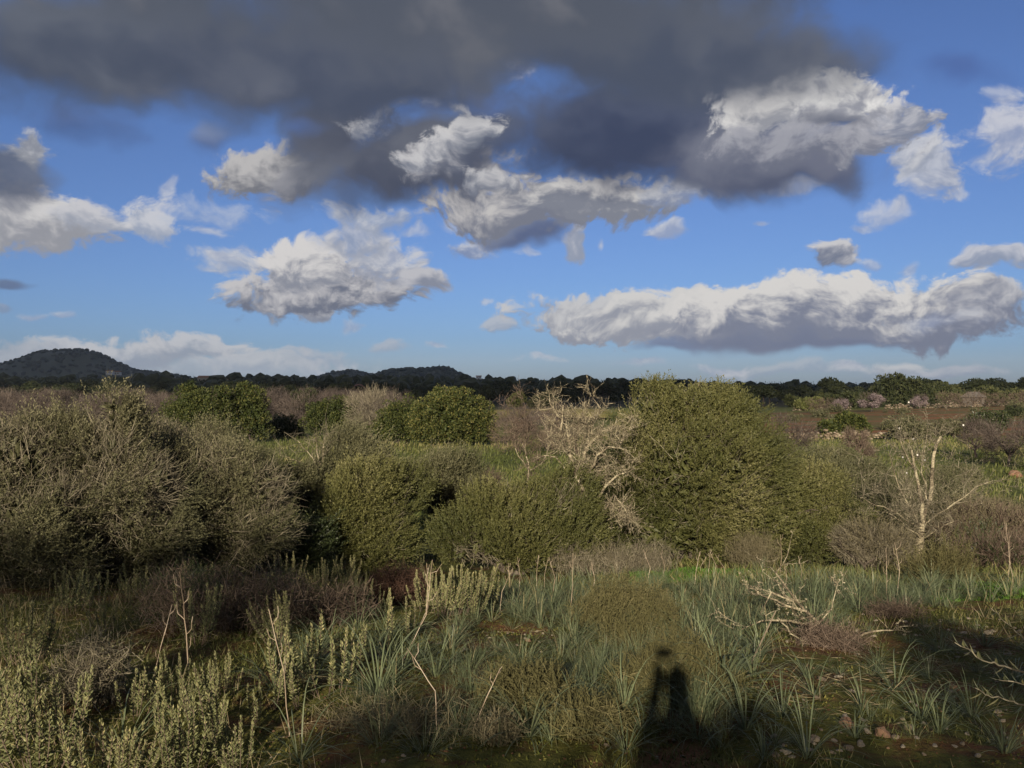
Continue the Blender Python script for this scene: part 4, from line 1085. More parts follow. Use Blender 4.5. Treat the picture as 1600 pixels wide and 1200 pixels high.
# almond on the right with lichened limbs and a few flowers
ya = 14.0
alm = dead_wood('almond_tree', 'nearly bare almond with thick lichened upright limbs and a few white flowers', 'almond tree', gx(1438, ya),
    [([(1438, 875, ya), (1438, 838, ya), (1442, 818, ya)], .075, .058),
     ([(1442, 818, ya), (1456, 760, ya), (1458, 715, ya), (1470, 682, ya)], .038, .022), ([(1442, 818, ya), (1436, 770, ya), (1430, 735, ya), (1424, 702, ya)], .034, .018),
     ([(1430, 735, ya), (1418, 715, ya - .1), (1408, 690, ya - .1)], .018, .007), ([(1440, 825, ya), (1420, 790, ya - .3), (1406, 765, ya - .4), (1390, 710, ya - .4)], .016, .006),
     ([(1440, 828, ya), (1400, 800, ya - .5), (1370, 790, ya - .7), (1340, 775, ya - .8)], .014, .005), ([(1445, 820, ya), (1480, 795, ya - .3), (1515, 770, ya - .3), (1548, 752, ya - .3)], .015, .005),
     ([(1440, 845, ya), (1410, 815, ya - .4), (1385, 800, ya - .5)], .012, .005), ([(1450, 790, ya), (1440, 740, ya + .2), (1445, 700, ya + .3), (1450, 670, ya + .3)], .014, .005), ([(1445, 840, ya), (1470, 825, ya - .3), (1490, 815, ya - .4)], .012, .005)],
    [(1, 12, .42, .006, 2), (2, 12, .42, .006, 2), (3, 9, .4, .005, 2), (4, 12, .45, .005, 2), (5, 14, .5, .005, 2), (6, 14, .5, .005, 2), (7, 8, .4, .004, 2), (8, 9, .4, .004, 2), (9, 7, .4, .004, 2)], tuft=1100, twig_m='twig', flowers=9, fine=1100)
# scrub on the right
leafy_shrub('twiggy_shrub', 'brown twiggy scrub behind the white-flowered almond', 'shrub', gx(1440, 18), [(1400, 790, 18, 60, 36), (1480, 780, 18, 60, 36), (1440, 815, 17, 90, 36), (1370, 805, 17, 40, 36)], 3600, 9, .042, .014, .24, 'olive_grey', 'twig', n_twig=1100, twig_L=.55, wind=.5)
leafy_shrub('twiggy_shrub', 'pinkish-tan dry brush right of the white-flowered almond', 'shrub', gx(1540, 16), [(1540, 812, 16, 60, 26), (1590, 828, 15.5, 60, 34), (1500, 838, 15.5, 40, 28)], 1500, 7, .04, .012, .22, 'straw_leaf', 'twig_brown', n_twig=2300, twig_L=.55, twig_r=.004, wind=.3)
leafy_shrub('twiggy_shrub', 'dark brown bare brush at the right edge, above the lit grass', 'shrub', gx(1580, 13), [(1590, 870, 13, 60, 36), (1530, 868, 13.4, 40, 30)], 500, 7, .04, .012, .2, 'olive_dark', 'twig_brown', n_twig=1900, twig_L=.5, twig_r=.0035, wind=.2)
leafy_shrub('twiggy_shrub', 'fine tan weedy shrub left of the almond trunk', 'shrub', gx(1345, 13.6), [(1345, 850, 13.6, 50, 34), (1390, 855, 13.3, 40, 34)], 700, 7, .035, .01, .2, 'straw_leaf', 'twig', n_twig=1900, twig_L=.45, twig_r=.003, wind=.3)
leafy_shrub('twiggy_shrub', 'feathery olive-brown shrub at the right foot of the almond', 'shrub', gx(1470, 10.6), [(1475, 895, 10.6, 42, 36), (1440, 900, 10.6, 25, 26)], 900, 7, .03, .009, .2, 'wiry', 'wiry', n_twig=1600, twig_L=.4, twig_r=.0025, wind=.2)
leafy_shrub('wild_olive', 'dusky round bush in the green strip right of the biggest olive', 'wild olive', gx(1295, 30), [(1295, 722, 30, 46, 24), (1262, 735, 29, 30, 20)], 2400, 10, .09, .03, .35, 'olive_grey')
leafy_shrub('wild_olive', 'pale olive bush in front of the dusky round bush', 'wild olive', gx(1300, 22), [(1300, 765, 22, 60, 26), (1340, 745, 23, 40, 22)], 2400, 10, .075, .024, .3, 'olive_grey', n_twig=500, twig_r=.006)
leafy_shrub('wild_olive', 'green shrub on the slope right of the white-flowered almond', 'wild olive', gx(1560, 24), [(1555, 800, 22, 40, 16), (1610, 805, 22, 30, 18), (1490, 752, 26, 40, 18)], 2000, 10, .075, .024, .3, 'olive_grey')
for lab, px, Y, h, wd in (('bare pinkish-grey almond at the far right edge, behind the ochre block', 1575, 44, 2.3, 1.4), ('bare pinkish-grey almond second from the right edge', 1525, 50, 1.9, 1.1), ('thin bare almond at the right foot of the biggest olive', 1235, 44, 2.4, 1.2), ('low bare almond cut by the right edge of the picture', 1630, 40, 2.2, 1.3), ('small brown leafless bush before the tan field wall', 1342, 46, 1.6, .6)):
    bare_tree('almond_tree', lab, 'almond tree', gx(px, Y), h, wd, 1300, 'twig_mauve' if px != 1342 else 'twig_brown', None, .09, .008, .5)
mb = MB(); mb.add(lumpy(ICO2[0], 3, .1) * np.array([.25, .25, .22]), ICO2[1], .5)
o = mb.build('stone_block', M['red_stone'], None, loc=gx(1586, 37) + np.array([0, 0, .15])); tag(o, 'ochre stone block under the bare almonds at the right edge', 'stone')
for lab, px, Y, h, wd, m_ in (('dark brown scrub behind the thin grey leafless tree', 812, 52, 2.0, 1.5, 'twig_brown'), ('mauve-brown scrub just behind the snag', 850, 56, 2.4, 1.7, 'twig_mauve'), ('dark leafless scrub behind the snag, beside the big olive', 900, 50, 2.4, 1.6, 'twig_brown'), ('low russet scrub in the meadow left of the grey leafless tree', 748, 30, .6, .7, 'twig_brown')):
    bare_tree('bare_scrub', lab, 'shrub', gx(px, Y), h, wd, 1800, m_, None, .05, .006, .4, .1)
# meadow grass
mb = MB(); n = 42000
Y = 17 + 60 * rng.random(n) ** 1.4; px = rng.uniform(-40, 1660, n)
x = (px - 800) / F * Y; z = ground(x, Y); keep = fbm(x, Y, .25) > -.16
Pn = np.stack([x, Y, z - .02], 1)[keep]
leaves(mb, Pn, rng.normal(size=Pn.shape) * .35 + np.array([.15, 0, 1]), (.12 + .14 * rng.random(len(Pn))) * (1 + Pn[:, 1] / 90), .03 + Pn[:, 1] * .0007, None, np.clip(.45 + fbm(Pn[:, 0], Pn[:, 1], .15) * 1.4 + rng.normal(size=len(Pn)) * .2, 0, 1), fold=.1)
mb.build('meadow_grass', M['grass'], None, 'stuff')

# ---------------------------------------------------------------- foreground plants
# blue-green asphodel clumps
def blade_set(n, L, wd, seed):
    r = np.random.default_rng(seed)
    a = r.random(n) * 6.28; e = np.clip(r.normal(.86, .30, n), .2, 1.5)
    d = np.stack([np.cos(a) * np.cos(e), np.sin(a) * np.cos(e), np.sin(e)], 1)
    b = np.stack([np.cos(a), np.sin(a), 0 * a], 1) * (.012 + .03 * r.random(n))[:, None]
    return b, d, L * (.6 + .5 * r.random(n)), wd * (.7 + .5 * r.random(n)), .45 + .85 * r.random(n)
clump_me = []
for k in range(8):
    mb = MB(); b, d, L, w, dr = blade_set(34 + 4 * (k % 3), .46, .011, 60 + k); blades(mb, b, d, L, w, dr, 5)
    clump_me.append(mb.mesh('asphodel_clump', M['asphodel'], True))
fine_me = []
for k in range(5):
    mb = MB(); b, d, L, w, dr = blade_set(70, .36, .0055, 90 + k); b *= 2.6; d[:, 2] *= .75; blades(mb, b, d, L, w, dr * .85, 4)
    fine_me.append(mb.mesh('grass_tuft', M['asphodel'], True))
blade_me = []
for k in range(10):
    mb = MB(); e = .5 + .085 * k
    blades(mb, np.zeros((1, 3)), np.array([[math.cos(e), 0, math.sin(e)]]), (.38 + .018 * k), .0105, .75 + .07 * k, 6, rnd=.2 + .07 * k)
    blade_me.append(mb.mesh('leaf', M['asphodel'], True))
big_clumps = [(590, 1085, 1.25, 'large asphodel clump with long arching leaves left of the thin leaning stalk', 34), (468, 1190, .85, 'asphodel clump with upright leaves at the bottom left of centre', 22), (828, 1150, .95, 'asphodel clump with stiff straight leaves near the bottom centre', 24),
              (975, 1112, .95, 'bright green upright asphodel clump left of the photographer\'s shadow', 30), (1130, 1075, 1.25, 'tall asphodel clump right of the photographer\'s shadow', 34), (1165, 1140, .95, 'asphodel clump in front of the tall one, right of the shadow', 26),
              (1090, 1125, .8, 'shaded asphodel clump in the foot of the photographer\'s shadow', 20), (1262, 1185, .8, 'dark asphodel clump at the bottom right of centre', 22), (1400, 1080, .9, 'loose asphodel clump in the shade right of centre', 26),
              (1440, 1125, .8, 'dark upright asphodel clump among the stones at the right', 20), (190, 1185, .9, 'slim asphodel clump among the sage shrubs at the bottom left', 18), (680, 1058, .9, 'asphodel clump beside the thin leaning stalk', 24)]
def clump_at(px, py, sc, label, n):
    n = int(n * 1.3)
    root = tag(empty('asphodel', gp(px, py), random.random() * 6.28, sc), label, 'asphodel')
    for i in range(n):
        k = random.randrange(10); a = i * 2.4 + random.random()
        from_mesh('leaf', blade_me[k], root, (math.cos(a) * .03 * random.random(), math.sin(a) * .03 * random.random(), 0), (random.uniform(-.15, .15), random.uniform(-.2, .3), a), random.uniform(.65, 1.15))
for c in big_clumps: clump_at(*c)
AG = 'asphodel clumps of the carpet'
def scatter(me, name, label, cat, group, boxes, n, s0, s1, mind=.16):
    got = []; tries = 0
    while len(got) < n and tries < n * 30:
        tries += 1
        x0, y0_, x1, y1_ = random.choice(boxes)
        p = gp(random.uniform(x0, x1), random.uniform(y0_, y1_))
        if any(abs(p[0] - q[0]) + abs(p[1] - q[1]) < mind for q in got): continue
        got.append(p)
        o = from_mesh(name, random.choice(me), None, p, (random.uniform(-.1, .1), random.uniform(-.1, .1), random.random() * 6.28), random.uniform(s0, s1))
        tag(o, label, cat, group)
scatter(clump_me, 'asphodel', 'asphodel clump in the blue-green carpet before the big olive', 'asphodel', AG, [(1040, 905, 1320, 1000), (1100, 920, 1420, 960), (1060, 960, 1190, 1060)], 110, .42, .78)
scatter(clump_me, 'asphodel', 'asphodel clump in the band of leaves below the low rounded olive', 'asphodel', 'asphodels below the low olive', [(680, 925, 960, 985), (790, 915, 960, 960)], 64, .45, .78)
scatter(clump_me, 'asphodel', 'asphodel clump among the yellowish sage stems left of centre', 'asphodel', 'asphodels among the sage stems', [(560, 990, 720, 1060), (420, 980, 620, 1080)], 24, .5, .8)
scatter(clump_me, 'asphodel', 'asphodel clump on the lit grass by the almond trunk', 'asphodel', 'asphodels by the almond', [(1430, 900, 1600, 950)], 22, .5, .9)
scatter(clump_me, 'asphodel', 'small asphodel clump on the shaded stony ground at the lower right', 'asphodel', 'asphodels on the stony ground', [(1250, 1000, 1600, 1190), (860, 1090, 1250, 1190)], 26, .38, .65, .3)
scatter(fine_me, 'grass_tuft', 'fine blue-green tuft filling the carpet before the big olive', 'grass tuft', 'fine tufts of the carpet', [(1040, 900, 1330, 1010), (700, 920, 960, 990), (900, 900, 1060, 960), (1300, 900, 1480, 955)], 170, .38, .68, .10)
scatter(fine_me, 'grass_tuft', 'fine grass tuft on the mossy ground in the centre', 'grass tuft', 'fine grass tufts of the centre', [(700, 1000, 1000, 1120), (560, 1080, 800, 1180), (860, 990, 960, 1060)], 60, .4, .8, .14)
scatter(fine_me, 'grass_tuft', 'fine green grass tuft in the lit strip under the big olive', 'grass tuft', 'grass tufts under the big olive', [(960, 885, 1330, 925), (1300, 900, 1500, 960)], 60, .5, .9, .16)
scatter(fine_me, 'grass_tuft', 'fine grass tuft growing through the wiry shrubs', 'grass tuft', 'grass tufts among the wiry shrubs', [(780, 1050, 940, 1140), (940, 940, 1060, 1060), (1000, 1040, 1100, 1100)], 46, .4, .75, .12)
scatter(fine_me, 'grass_tuft', 'fine grass tuft crossed by the photographer\'s shadow', 'grass tuft', 'grass tufts in the photographer\'s shadow', [(1000, 1040, 1120, 1150)], 22, .5, .9, .08)
scatter(fine_me, 'grass_tuft', 'fine grass tuft in the shade at the lower right', 'grass tuft', 'grass tufts in the shade', [(1050, 1080, 1600, 1195), (1300, 960, 1600, 1060)], 34, .25, .45, .2)

# sage-leaved shrublets: upright stems crowded with small leaves
def sage_mesh(ns, h, seed, spread=.22):
    r = np.random.default_rng(seed); st, fo = MB(), MB()
    for k in range(ns):
        a = r.random() * 6.28; rad = spread * r.random() ** .6; hh = h * (.6 + .5 * r.random())
        b = np.array([math.cos(a) * rad * .4, math.sin(a) * rad * .4, -.03]); e = np.array([math.cos(a) * rad * 1.3 + .04, math.sin(a) * rad * 1.3, hh])
        m_ = (b + e) / 2 + np.array([math.cos(a), math.sin(a), 0]) * .04
        t = np.linspace(0, 1, 7)[:, None]; pts = b * (1 - t) ** 2 + 2 * m_ * t * (1 - t) + e * t ** 2
        tubes(st, pts[:-1], pts[1:], .004, .003, 4, .5)
        nl = int(95 * hh / .45); tt = .22 + .78 * np.sort(r.random(nl)) ** .8
        i = np.clip((tt * 6).astype(int), 0, 5); f = tt * 6 - i
        Pn = pts[i] * (1 - f)[:, None] + pts[i + 1] * f[:, None]; ax = unit(pts[i + 1] - pts[i])
        an = np.arange(nl) * 2.4; rd = np.stack([np.cos(an), np.sin(an), 0 * an], 1)
        D = ax * (.55 + .6 * tt[:, None] ** 3) + rd * (.85 - .5 * tt[:, None] ** 3) + r.normal(size=Pn.shape) * .12
        Lf = (.040 - .014 * tt) * (.75 + .5 * r.random(nl))
        leaves(fo, Pn, D, Lf, Lf * .40, None, np.clip(.35 + .3 * tt ** 2 + r.normal(size=nl) * .16 + .45 * (r.random(nl) < .04), 0, 1), fold=.2)
    return st.mesh('stems', M['twig_brown']), fo.mesh('foliage', M['sage'])
sage = [sage_mesh(9 + 2 * (k % 3), .42 + .05 * (k % 3), 200 + k) for k in range(7)]
slim = [sage_mesh(4 + k % 2, .44, 240 + k, .10) for k in range(4)]
def sage_at(px, py, sc, kind, label, group=None):
    ms, mf = random.choice(kind); sc *= random.uniform(.66, .98)
    root = tag(empty('sage_shrub', gp(px, py), random.random() * 6.28, sc), label, 'shrub', group)
    root.rotation_euler = (random.uniform(-.16, .16), random.uniform(-.1, .22), random.random() * 6.28)
    o = from_mesh('stems', ms, root); o['kind'] = 'stuff'; o = from_mesh('foliage', mf, root); o['kind'] = 'stuff'
for px, py, sc in [(30, 1140, 1.05), (100, 1165, 1.15), (60, 1215, 1.0), (150, 1225, .95), (-20, 1190, 1.1), (10, 1090, .9), (205, 1235, .8)]:
    sage_at(px, py, sc, sage, 'sage-leaved shrublet in the dense bank at the bottom left corner', 'sage shrublets of the bottom left corner')
for px, py, sc in [(325, 1175, 1.15), (290, 1225, .8), (372, 1215, .75)]:
    sage_at(px, py, sc, sage, 'bright sage-leaved shrublet at the bottom, right of the corner bank', 'bright sage shrublets at the bottom')
for px, py, sc in [(35, 1040, 1.05), (60, 1030, .9), (215, 1125, .8), (265, 1095, .7), (300, 1120, .6), (345, 1090, .6), (185, 1080, .7)]:
    sage_at(px, py, sc, sage, 'shaded sage-leaved shrublet under the left grey shrubs', 'shaded sage shrublets on the left')
for px, py, sc in [(440, 1075, .95), (478, 1060, .9), (505, 1090, .95), (530, 1085, 1.0), (555, 1050, 1.0), (610, 1010, 1.0), (640, 1000, .95), (430, 1110, .8), (465, 1105, .8), (400, 1135, .7), (585, 1030, .8)]:
    sage_at(px, py, sc, slim, 'slim yellowish sage-leaved shrublet left of the large arching asphodel', 'slim yellowish sage shrublets')
for px, py, sc in [(690, 965, 1.0), (715, 962, 1.05), (740, 960, 1.0), (765, 955, .9), (665, 955, .9), (640, 940, .9), (750, 950, .85), (700, 950, .9)]:
    sage_at(px, py, sc, sage, 'pale sage-leaved shrublet in the row before the low rounded olive', 'pale sage shrublets of the centre')
for px, py, sc in [(520, 925, 1.0), (545, 915, .95), (500, 930, .9), (570, 945, .8), (590, 965, .75), (555, 960, .75), (650, 925, .9), (620, 915, .8)]:
    sage_at(px, py, sc, sage, 'sage-leaved shrublet around the rusty heath bush', 'sage shrublets round the heath')
for k in range(20):
    sage_at(random.uniform(60, 480), random.uniform(925, 1010), random.uniform(.6, 1.0), sage, 'dim sage-leaved shrublet in the shade before the grey shrubs', 'dim sage shrublets in the shade')

# wiry, dry and heathy shrubs
def wiry(name, label, c, lobes, n, L, m, leafn=0, r=.0022, up=.35, lm=None, group=None, segs=2, bend=.5, sprig_n=0):
    base = gp(*c); root = tag(empty(name, base), label, 'shrub', group)
    lumps = [(np.array(p, float), np.array(q, float)) for p, q in lobes]
    mb = MB(); Pn, d = crown_points(lumps, n, .55, .3); Pn = Pn[Pn[:, 2] > .0]; 
    D = unit(Pn + np.array([0, 0, .1])) * .4 + rng.normal(size=Pn.shape) * .8 + np.array([0, 0, up])
    twigs(mb, Pn - unit(D) * L * .5, D, L * (.5 + rng.random(len(Pn))), r, segs, bend)
    k = rng.integers(len(Pn), size=40); s = rng.normal(size=(40, 3)) * .04; s[:, 2] = -.02
    tubes(mb, s, Pn[k], .004, .002, 4, .2)
    mb.build('twigs', M[m], root, 'stuff')
    if sprig_n:
        lb = MB(); Pn, d = crown_points(lumps, sprig_n, .6, .3); Pn = Pn[(Pn[:, 2] > 0) & (hollow(Pn * 1.6) > .3)]
        shoots(lb, Pn, rng.normal(size=Pn.shape) * .6 + np.array([0, 0, .7]), .11, 8, .017, .0042, .9); lb.build('foliage', M[lm or m], root, 'stuff')
    if leafn:
        lb = MB(); k = rng.integers(len(Pn), size=leafn); Q = Pn[k] + rng.normal(size=(leafn, 3)) * L * .35
        Q = Q[Q[:, 2] > 0]; leaves(lb, Q, rdir(len(Q)) + np.array([0, 0, .5]), .014, .005); lb.build('foliage', M[lm or m], root, 'stuff')
    return root
wiry('wiry_shrub', 'tangled olive-brown wiry shrub in the middle of the blue-green carpet', (990, 1000), [((0, 0, .04), (.30, .26, .11)), ((.3, .38, .06), (.30, .26, .15)), ((-.22, .5, .05), (.28, .26, .13)), ((.05, .95, .1), (.40, .28, .19)), ((-.15, -.25, .03), (.18, .18, .08)), ((.28, -.1, .03), (.16, .16, .1))], 1300, .17, 'wiry', sprig_n=2800)
wiry('wiry_shrub', 'golden wiry shrub catching the photographer\'s shadow', (1050, 1085), [((-.1, 0, .08), (.26, .22, .15)), ((.12, .2, .1), (.24, .22, .17)), ((.25, -.05, .05), (.16, .16, .1))], 900, .15, 'wiry', sprig_n=1700)
wiry('wiry_shrub', 'spreading brownish wiry shrub behind the stiff asphodel at the bottom centre', (860, 1120), [((0, 0, .08), (.26, .2, .13)), ((.2, -.1, .05), (.18, .16, .1)), ((-.22, .12, .08), (.18, .18, .14)), ((-.05, .3, .06), (.2, .2, .1))], 800, .15, 'wiry', sprig_n=1700)
wiry('wiry_shrub', 'low wiry shrublet at the sunlit bottom edge, right of the stiff asphodel', (920, 1150), [((0, 0, .07), (.24, .16, .10))], 600, .12, 'wiry', sprig_n=450)
wiry('wiry_shrub', 'low dry wiry shrub on the ground at the bottom left of centre', (640, 1150), [((0, 0, .08), (.42, .22, .14)), ((-.3, .1, .06), (.3, .2, .1))], 650, .17, 'straw_leaf', 0, .0016, .5)
wiry('wiry_shrub', 'small grey silvery shrublet beside the stiff asphodel', (775, 1160), [((0, 0, .06), (.13, .1, .09))], 500, .12, 'straw_leaf', 600)
wiry('heath_shrub', 'rusty brown heath bush among pale sage shrublets', (605, 945), [((0, 0, .18), (.24, .2, .2)), ((.2, .2, .16), (.2, .2, .18))], 2000, .16, 'heath', 3000)
wiry('heath_shrub', 'grey-mauve heathy bush left of the rusty one', (480, 975), [((0, 0, .14), (.4, .26, .2)), ((-.35, .15, .16), (.34, .26, .22)), ((.3, .2, .12), (.25, .2, .16))], 2400, .2, 'twig_brown', 2000, lm='olive_grey', sprig_n=900)
wiry('heath_shrub', 'dark mauve heath in the shade before the wind-swept grey shrub', (330, 985), [((0, 0, .22), (.55, .35, .3)), ((.4, .1, .2), (.4, .3, .26)), ((-.35, .2, .2), (.3, .3, .26))], 2800, .2, 'twig_brown', 3000, lm='olive_dark', sprig_n=1000)
wiry('dry_shrub', 'dry shrublet with tan curled leaves and bare stems among the left sage', (150, 1095), [((0, 0, .22), (.2, .16, .16)), ((-.05, -.05, .12), (.22, .16, .1))], 900, .2, 'twig', 1100, .0022, lm='sage')
wiry('dry_weeds', 'dense tan dry weeds at the left foot of the biggest olive', (960, 897), [((0, 0, .2), (.6, .25, .26)), ((.55, .05, .2), (.4, .25, .28)), ((-.6, .05, .18), (.4, .25, .24))], 2300, .26, 'twig', 0, .0022, .9, sprig_n=500, lm='straw_leaf')
wiry('dry_weeds', 'straw-coloured weeds at the right foot of the biggest olive', (1185, 890), [((0, .3, .25), (.45, .3, .3))], 1600, .25, 'straw_leaf', 0, .002, .6)
wiry('dry_weeds', 'grey-mauve dead brush lying behind the fallen branch', (1285, 1010), [((0, 0, .08), (.22, .16, .11)), ((.2, -.05, .05), (.18, .14, .09))], 900, .18, 'twig_brown', 0, .0016, .3)
wiry('dry_weeds', 'low brown brush in the shade right of the fallen branch', (1400, 965), [((0, 0, .06), (.3, .2, .09))], 700, .16, 'twig_brown', 0, .0016, .3)

# fallen branch with pale lichen
random.seed(77)
yf = 6.6
dead_wood('fallen_branch', 'fallen dead branch with pale lichen lying across the blue-green carpet', 'branch', at(1330, 1010, yf),
    [([(1330, 1010, yf), (1280, 975, yf), (1245, 940, yf + .1), (1212, 895, yf + .1)], .016, .006), ([(1260, 955, yf), (1225, 945, yf), (1190, 930, yf), (1172, 915, yf)], .010, .004),
     ([(1290, 985, yf), (1235, 970, yf - .2), (1190, 970, yf - .2), (1155, 985, yf - .2)], .011, .004), ([(1240, 940, yf), (1205, 925, yf), (1188, 960, yf)], .008, .003),
     ([(1330, 1010, yf), (1350, 990, yf), (1395, 985, yf)], .012, .005), ([(1280, 975, yf), (1300, 950, yf), (1308, 915, yf + .1)], .007, .003), ([(1215, 965, yf - .2), (1235, 990, yf - .3), (1265, 1005, yf - .3)], .007, .003)],
    [(0, 8, .25, .005, 1), (1, 7, .2, .004, 1), (2, 6, .2, .004, 1), (3, 5, .15, .003, 1), (4, 5, .16, .004, 1), (5, 5, .15, .003, 1)], tuft=450)
mb = MB(); rt = tag(empty('fallen_stick', at(1210, 960, 5.9)), 'long straight dry stick leaning over the tall asphodel right of the shadow', 'stick')
tubes(mb, [at(1160, 1065, 5.4) - at(1210, 960, 5.9)], [at(1212, 955, 6.0) - at(1210, 960, 5.9)], .006, .004, 5, .4); mb.build('stem', M['stalk'], rt)
mb = MB(); rt = tag(empty('fallen_stick', at(910, 965, 7.6)), 'short pale stick lying in the leaves left of the tangled wiry shrub', 'stick')
tubes(mb, [(-.1, 0, -.08)], [(.14, .05, .05)], .008, .005, 5, .7); mb.build('stem', M['stalk'], rt)

# dry flower stalks
def stalk_mesh(h, branch, seed):
    random.seed(seed); r = np.random.default_rng(seed); w = Wood()
    pts = w.path([(0, 0, -.03), (.02, 0, h * .5), (.05 * r.normal(), .03 * r.normal(), h)], .0036, .0020, .006, 4)
    for k in range(branch):
        i = len(pts) - 2 - (k % 5); p = np.array(pts[i]); a = k * 2.6 + r.random()
        o = np.array([math.cos(a), math.sin(a), 0]); L = h * r.uniform(.09, .17)
        w.path([p, p + o * L * .4 + np.array([0, 0, L * .35]), p + o * L * .5 + np.array([0, 0, L])], .0022, .0014, .03, 2)
    mb = MB(); w.mesh(mb, 5)
    return mb.mesh('dry_stalk', M['stalk'])
random.seed(31)
def stalk(px, py, top, br, label, lean=(0, 0), group=None):
    p = gp(px, py); h = (py - top) / F * p[1]
    o = from_mesh('dry_stalk', stalk_mesh(h, br, int(px)), None, p, (lean[1], lean[0], random.random() * 6.28 if not lean[0] else 0)); tag(o, label, 'stalk', group); return o
stalk(297, 1090, 893, 8, 'dry branched flower stalk standing above the left sage shrublets')
stalk(236, 1075, 945, 6, 'shorter dry stalk left of the tall branched one', (.15, 0))
stalk(452, 1150, 950, 4, 'tall brown leaning stalk in front of the yellowish sage stems', (-.14, 0))
stalk(683, 1155, 1005, 2, 'single pale stalk standing alone below the large arching asphodel', (-.12, 0))
stalk(628, 1035, 868, 5, 'long pale stalk leaning right, reaching up to the dark hollow', (.42, 0))
stalk(735, 1150, 1030, 2, 'thin leaning stalk left of the stiff asphodel', (.30, 0))
stalk(1385, 940, 858, 5, 'pale forked weed stalk left of the almond trunk')
stalk(1400, 935, 850, 4, 'pale straight weed stalk close to the almond trunk', (.06, 0))
stalk(1585, 925, 815, 7, 'tall pale branching dead weed near the right edge', (-.2, 0))
stalk(1575, 910, 830, 5, 'second pale dead weed behind the tall branching one')
for px, py, t in [(850, 925, 870), (862, 935, 872), (890, 960, 865), (838, 920, 868), (1085, 915, 862), (1105, 905, 858), (1115, 905, 862), (1093, 900, 870), (1130, 910, 866), (1218, 905, 835), (780, 960, 888), (795, 935, 880), (810, 930, 870), (925, 930, 880), (1010, 915, 860), (1035, 905, 862), (1225, 925, 880), (665, 960, 880), (1250, 915, 870)]:
    stalk(px, py, t, 2, 'thin dry stalk at the foot of the olives', (random.uniform(-.08, .12), 0), 'thin dry stalks along the olives')

# olive sprig reaching in from the right edge
def sprig(name, label, base, paths):
    root = tag(empty(name, base), label, 'olive'); w = Wood(); base = np.asarray(base, float)
    lm = []
    for k in range(4):
        mb = MB(); leaves(mb, np.zeros((1, 3)), np.array([[0, 0, 1.0]]), .058 + .005 * k, .019, np.array([[0, -1.0, .2]]), .3 + .2 * k, fold=.15); lm.append(mb.mesh('leaf', M['sprig']))
    for pts, r0, r1, nl in paths:
        P3 = [at(*p) - base if isinstance(p, tuple) else np.array(p) - base for p in pts]
        line = w.path(P3, r0, r1, .03, 5)
        if not nl: continue
        for k in range(nl):
            t = (k + 1) / nl * (len(line) - 1); i = min(int(t), len(line) - 2); f = t - i
            p = line[i] * (1 - f) + line[i + 1] * f; ax = Vector(line[i + 1] - line[i]).normalized()
            sd = Vector((0, (-1) ** k * .6, .8)) if k % 4 < 2 else Vector((0, .5, (-1) ** k * .8))
            d = (ax * .7 + sd).normalized() if k < nl - 1 else ax
            from_mesh('leaf', random.choice(lm), root, p, d.to_track_quat('Z', 'Y').to_euler(), random.uniform(.7, 1.1))
    mb = MB(); w.mesh(mb, 5); mb.build('branches', M['twig'], root, 'stuff')
M['sprig'] = leaf_mat('silvery_olive_leaf', [(0, (.07, .085, .035)), (.6, (.13, .14, .075)), (1, (.30, .27, .12))], .2, .45, .4)
bx = np.array([3.2, 4.6, float(ground(3.2, 4.6))])
sprig('olive_sapling', 'olive sapling whose silvery leafy shoots reach in from the right edge', bx,
      [([bx, bx + np.array([-.1, -.2, .25]), at(1640, 1062, 4.2)], .02, .012, 0),
       ([at(1640, 1062, 4.2), at(1580, 1045, 4.2), at(1535, 1032, 4.15), at(1492, 1004, 4.1)], .006, .002, 20),
       ([at(1640, 1062, 4.2), at(1600, 1070, 4.0), at(1560, 1062, 3.95)], .005, .002, 12),
       ([at(1640, 1072, 4.2), at(1590, 1100, 3.9), at(1550, 1090, 3.85), at(1524, 1075, 3.8)], .005, .002, 14),
       ([at(1640, 1040, 4.4), at(1600, 1000, 4.5), at(1575, 975, 4.5), at(1548, 950, 4.5)], .005, .002, 9)])

# stones
st_me = []
for k in range(6):
    mb = MB(); V = np.round(lumpy(ICO1[0], 500 + k, .16, 2.0) * 3.2) / 3.2 * .5 + lumpy(ICO1[0], 500 + k, .18, 2.0) * .5; V = V * np.array([1, .78, .58]); mb.add(V, ICO1[1], random.random()); st_me.append(mb.mesh('stone', M['stone']))
rs = []
for k in range(2):
    mb = MB(); V = lumpy(ICO1[0], 520 + k, .2, 2.0) * np.array([1, .82, .72]); mb.add(V, ICO1[1], random.random()); rs.append(mb.mesh('stone', M['red_stone']))
def stone(px, py, s, label, me=None, group=None):
    p = gp(px, py); p[2] += s * random.uniform(-.1, .2)
    tag(from_mesh('stone', me or random.choice(st_me), None, p, (random.uniform(-.3, .3), random.uniform(-.3, .3), random.random() * 6.28), s), label, 'stone', group)
for px, py, s, lab, m_ in [(1322, 1132, .038, 'larger reddish stone on the bare ground at the lower right', 0), (1378, 1148, .040, 'round ochre stone right of the larger reddish one', 1), (1420, 1140, .028, 'pale block-shaped stone right of the round ochre one', 2),
                           (1347, 1126, .024, 'pale upright stone between the reddish and ochre stones', 2), (1488, 1075, .026, 'orange-tinged stone in the shade below the olive shoots', 1), (994, 1130, .022, 'small orange stone at the foot of the bright green asphodel', 1),
                           (690, 1130, .03, 'pinkish stone at the foot of the lone pale stalk', 0), (825, 1003, .03, 'pale orange stone on the moss in the centre', 1), (1310, 1058, .024, 'flat pale stone in the mossy shade, centre right', 2), (1545, 990, .035, 'flat pale stone on the lit ground at the right', 2)]:
    stone(px, py, s, lab, rs[m_] if m_ < 2 else None)
SG = 'small pale stones on the bare ground'
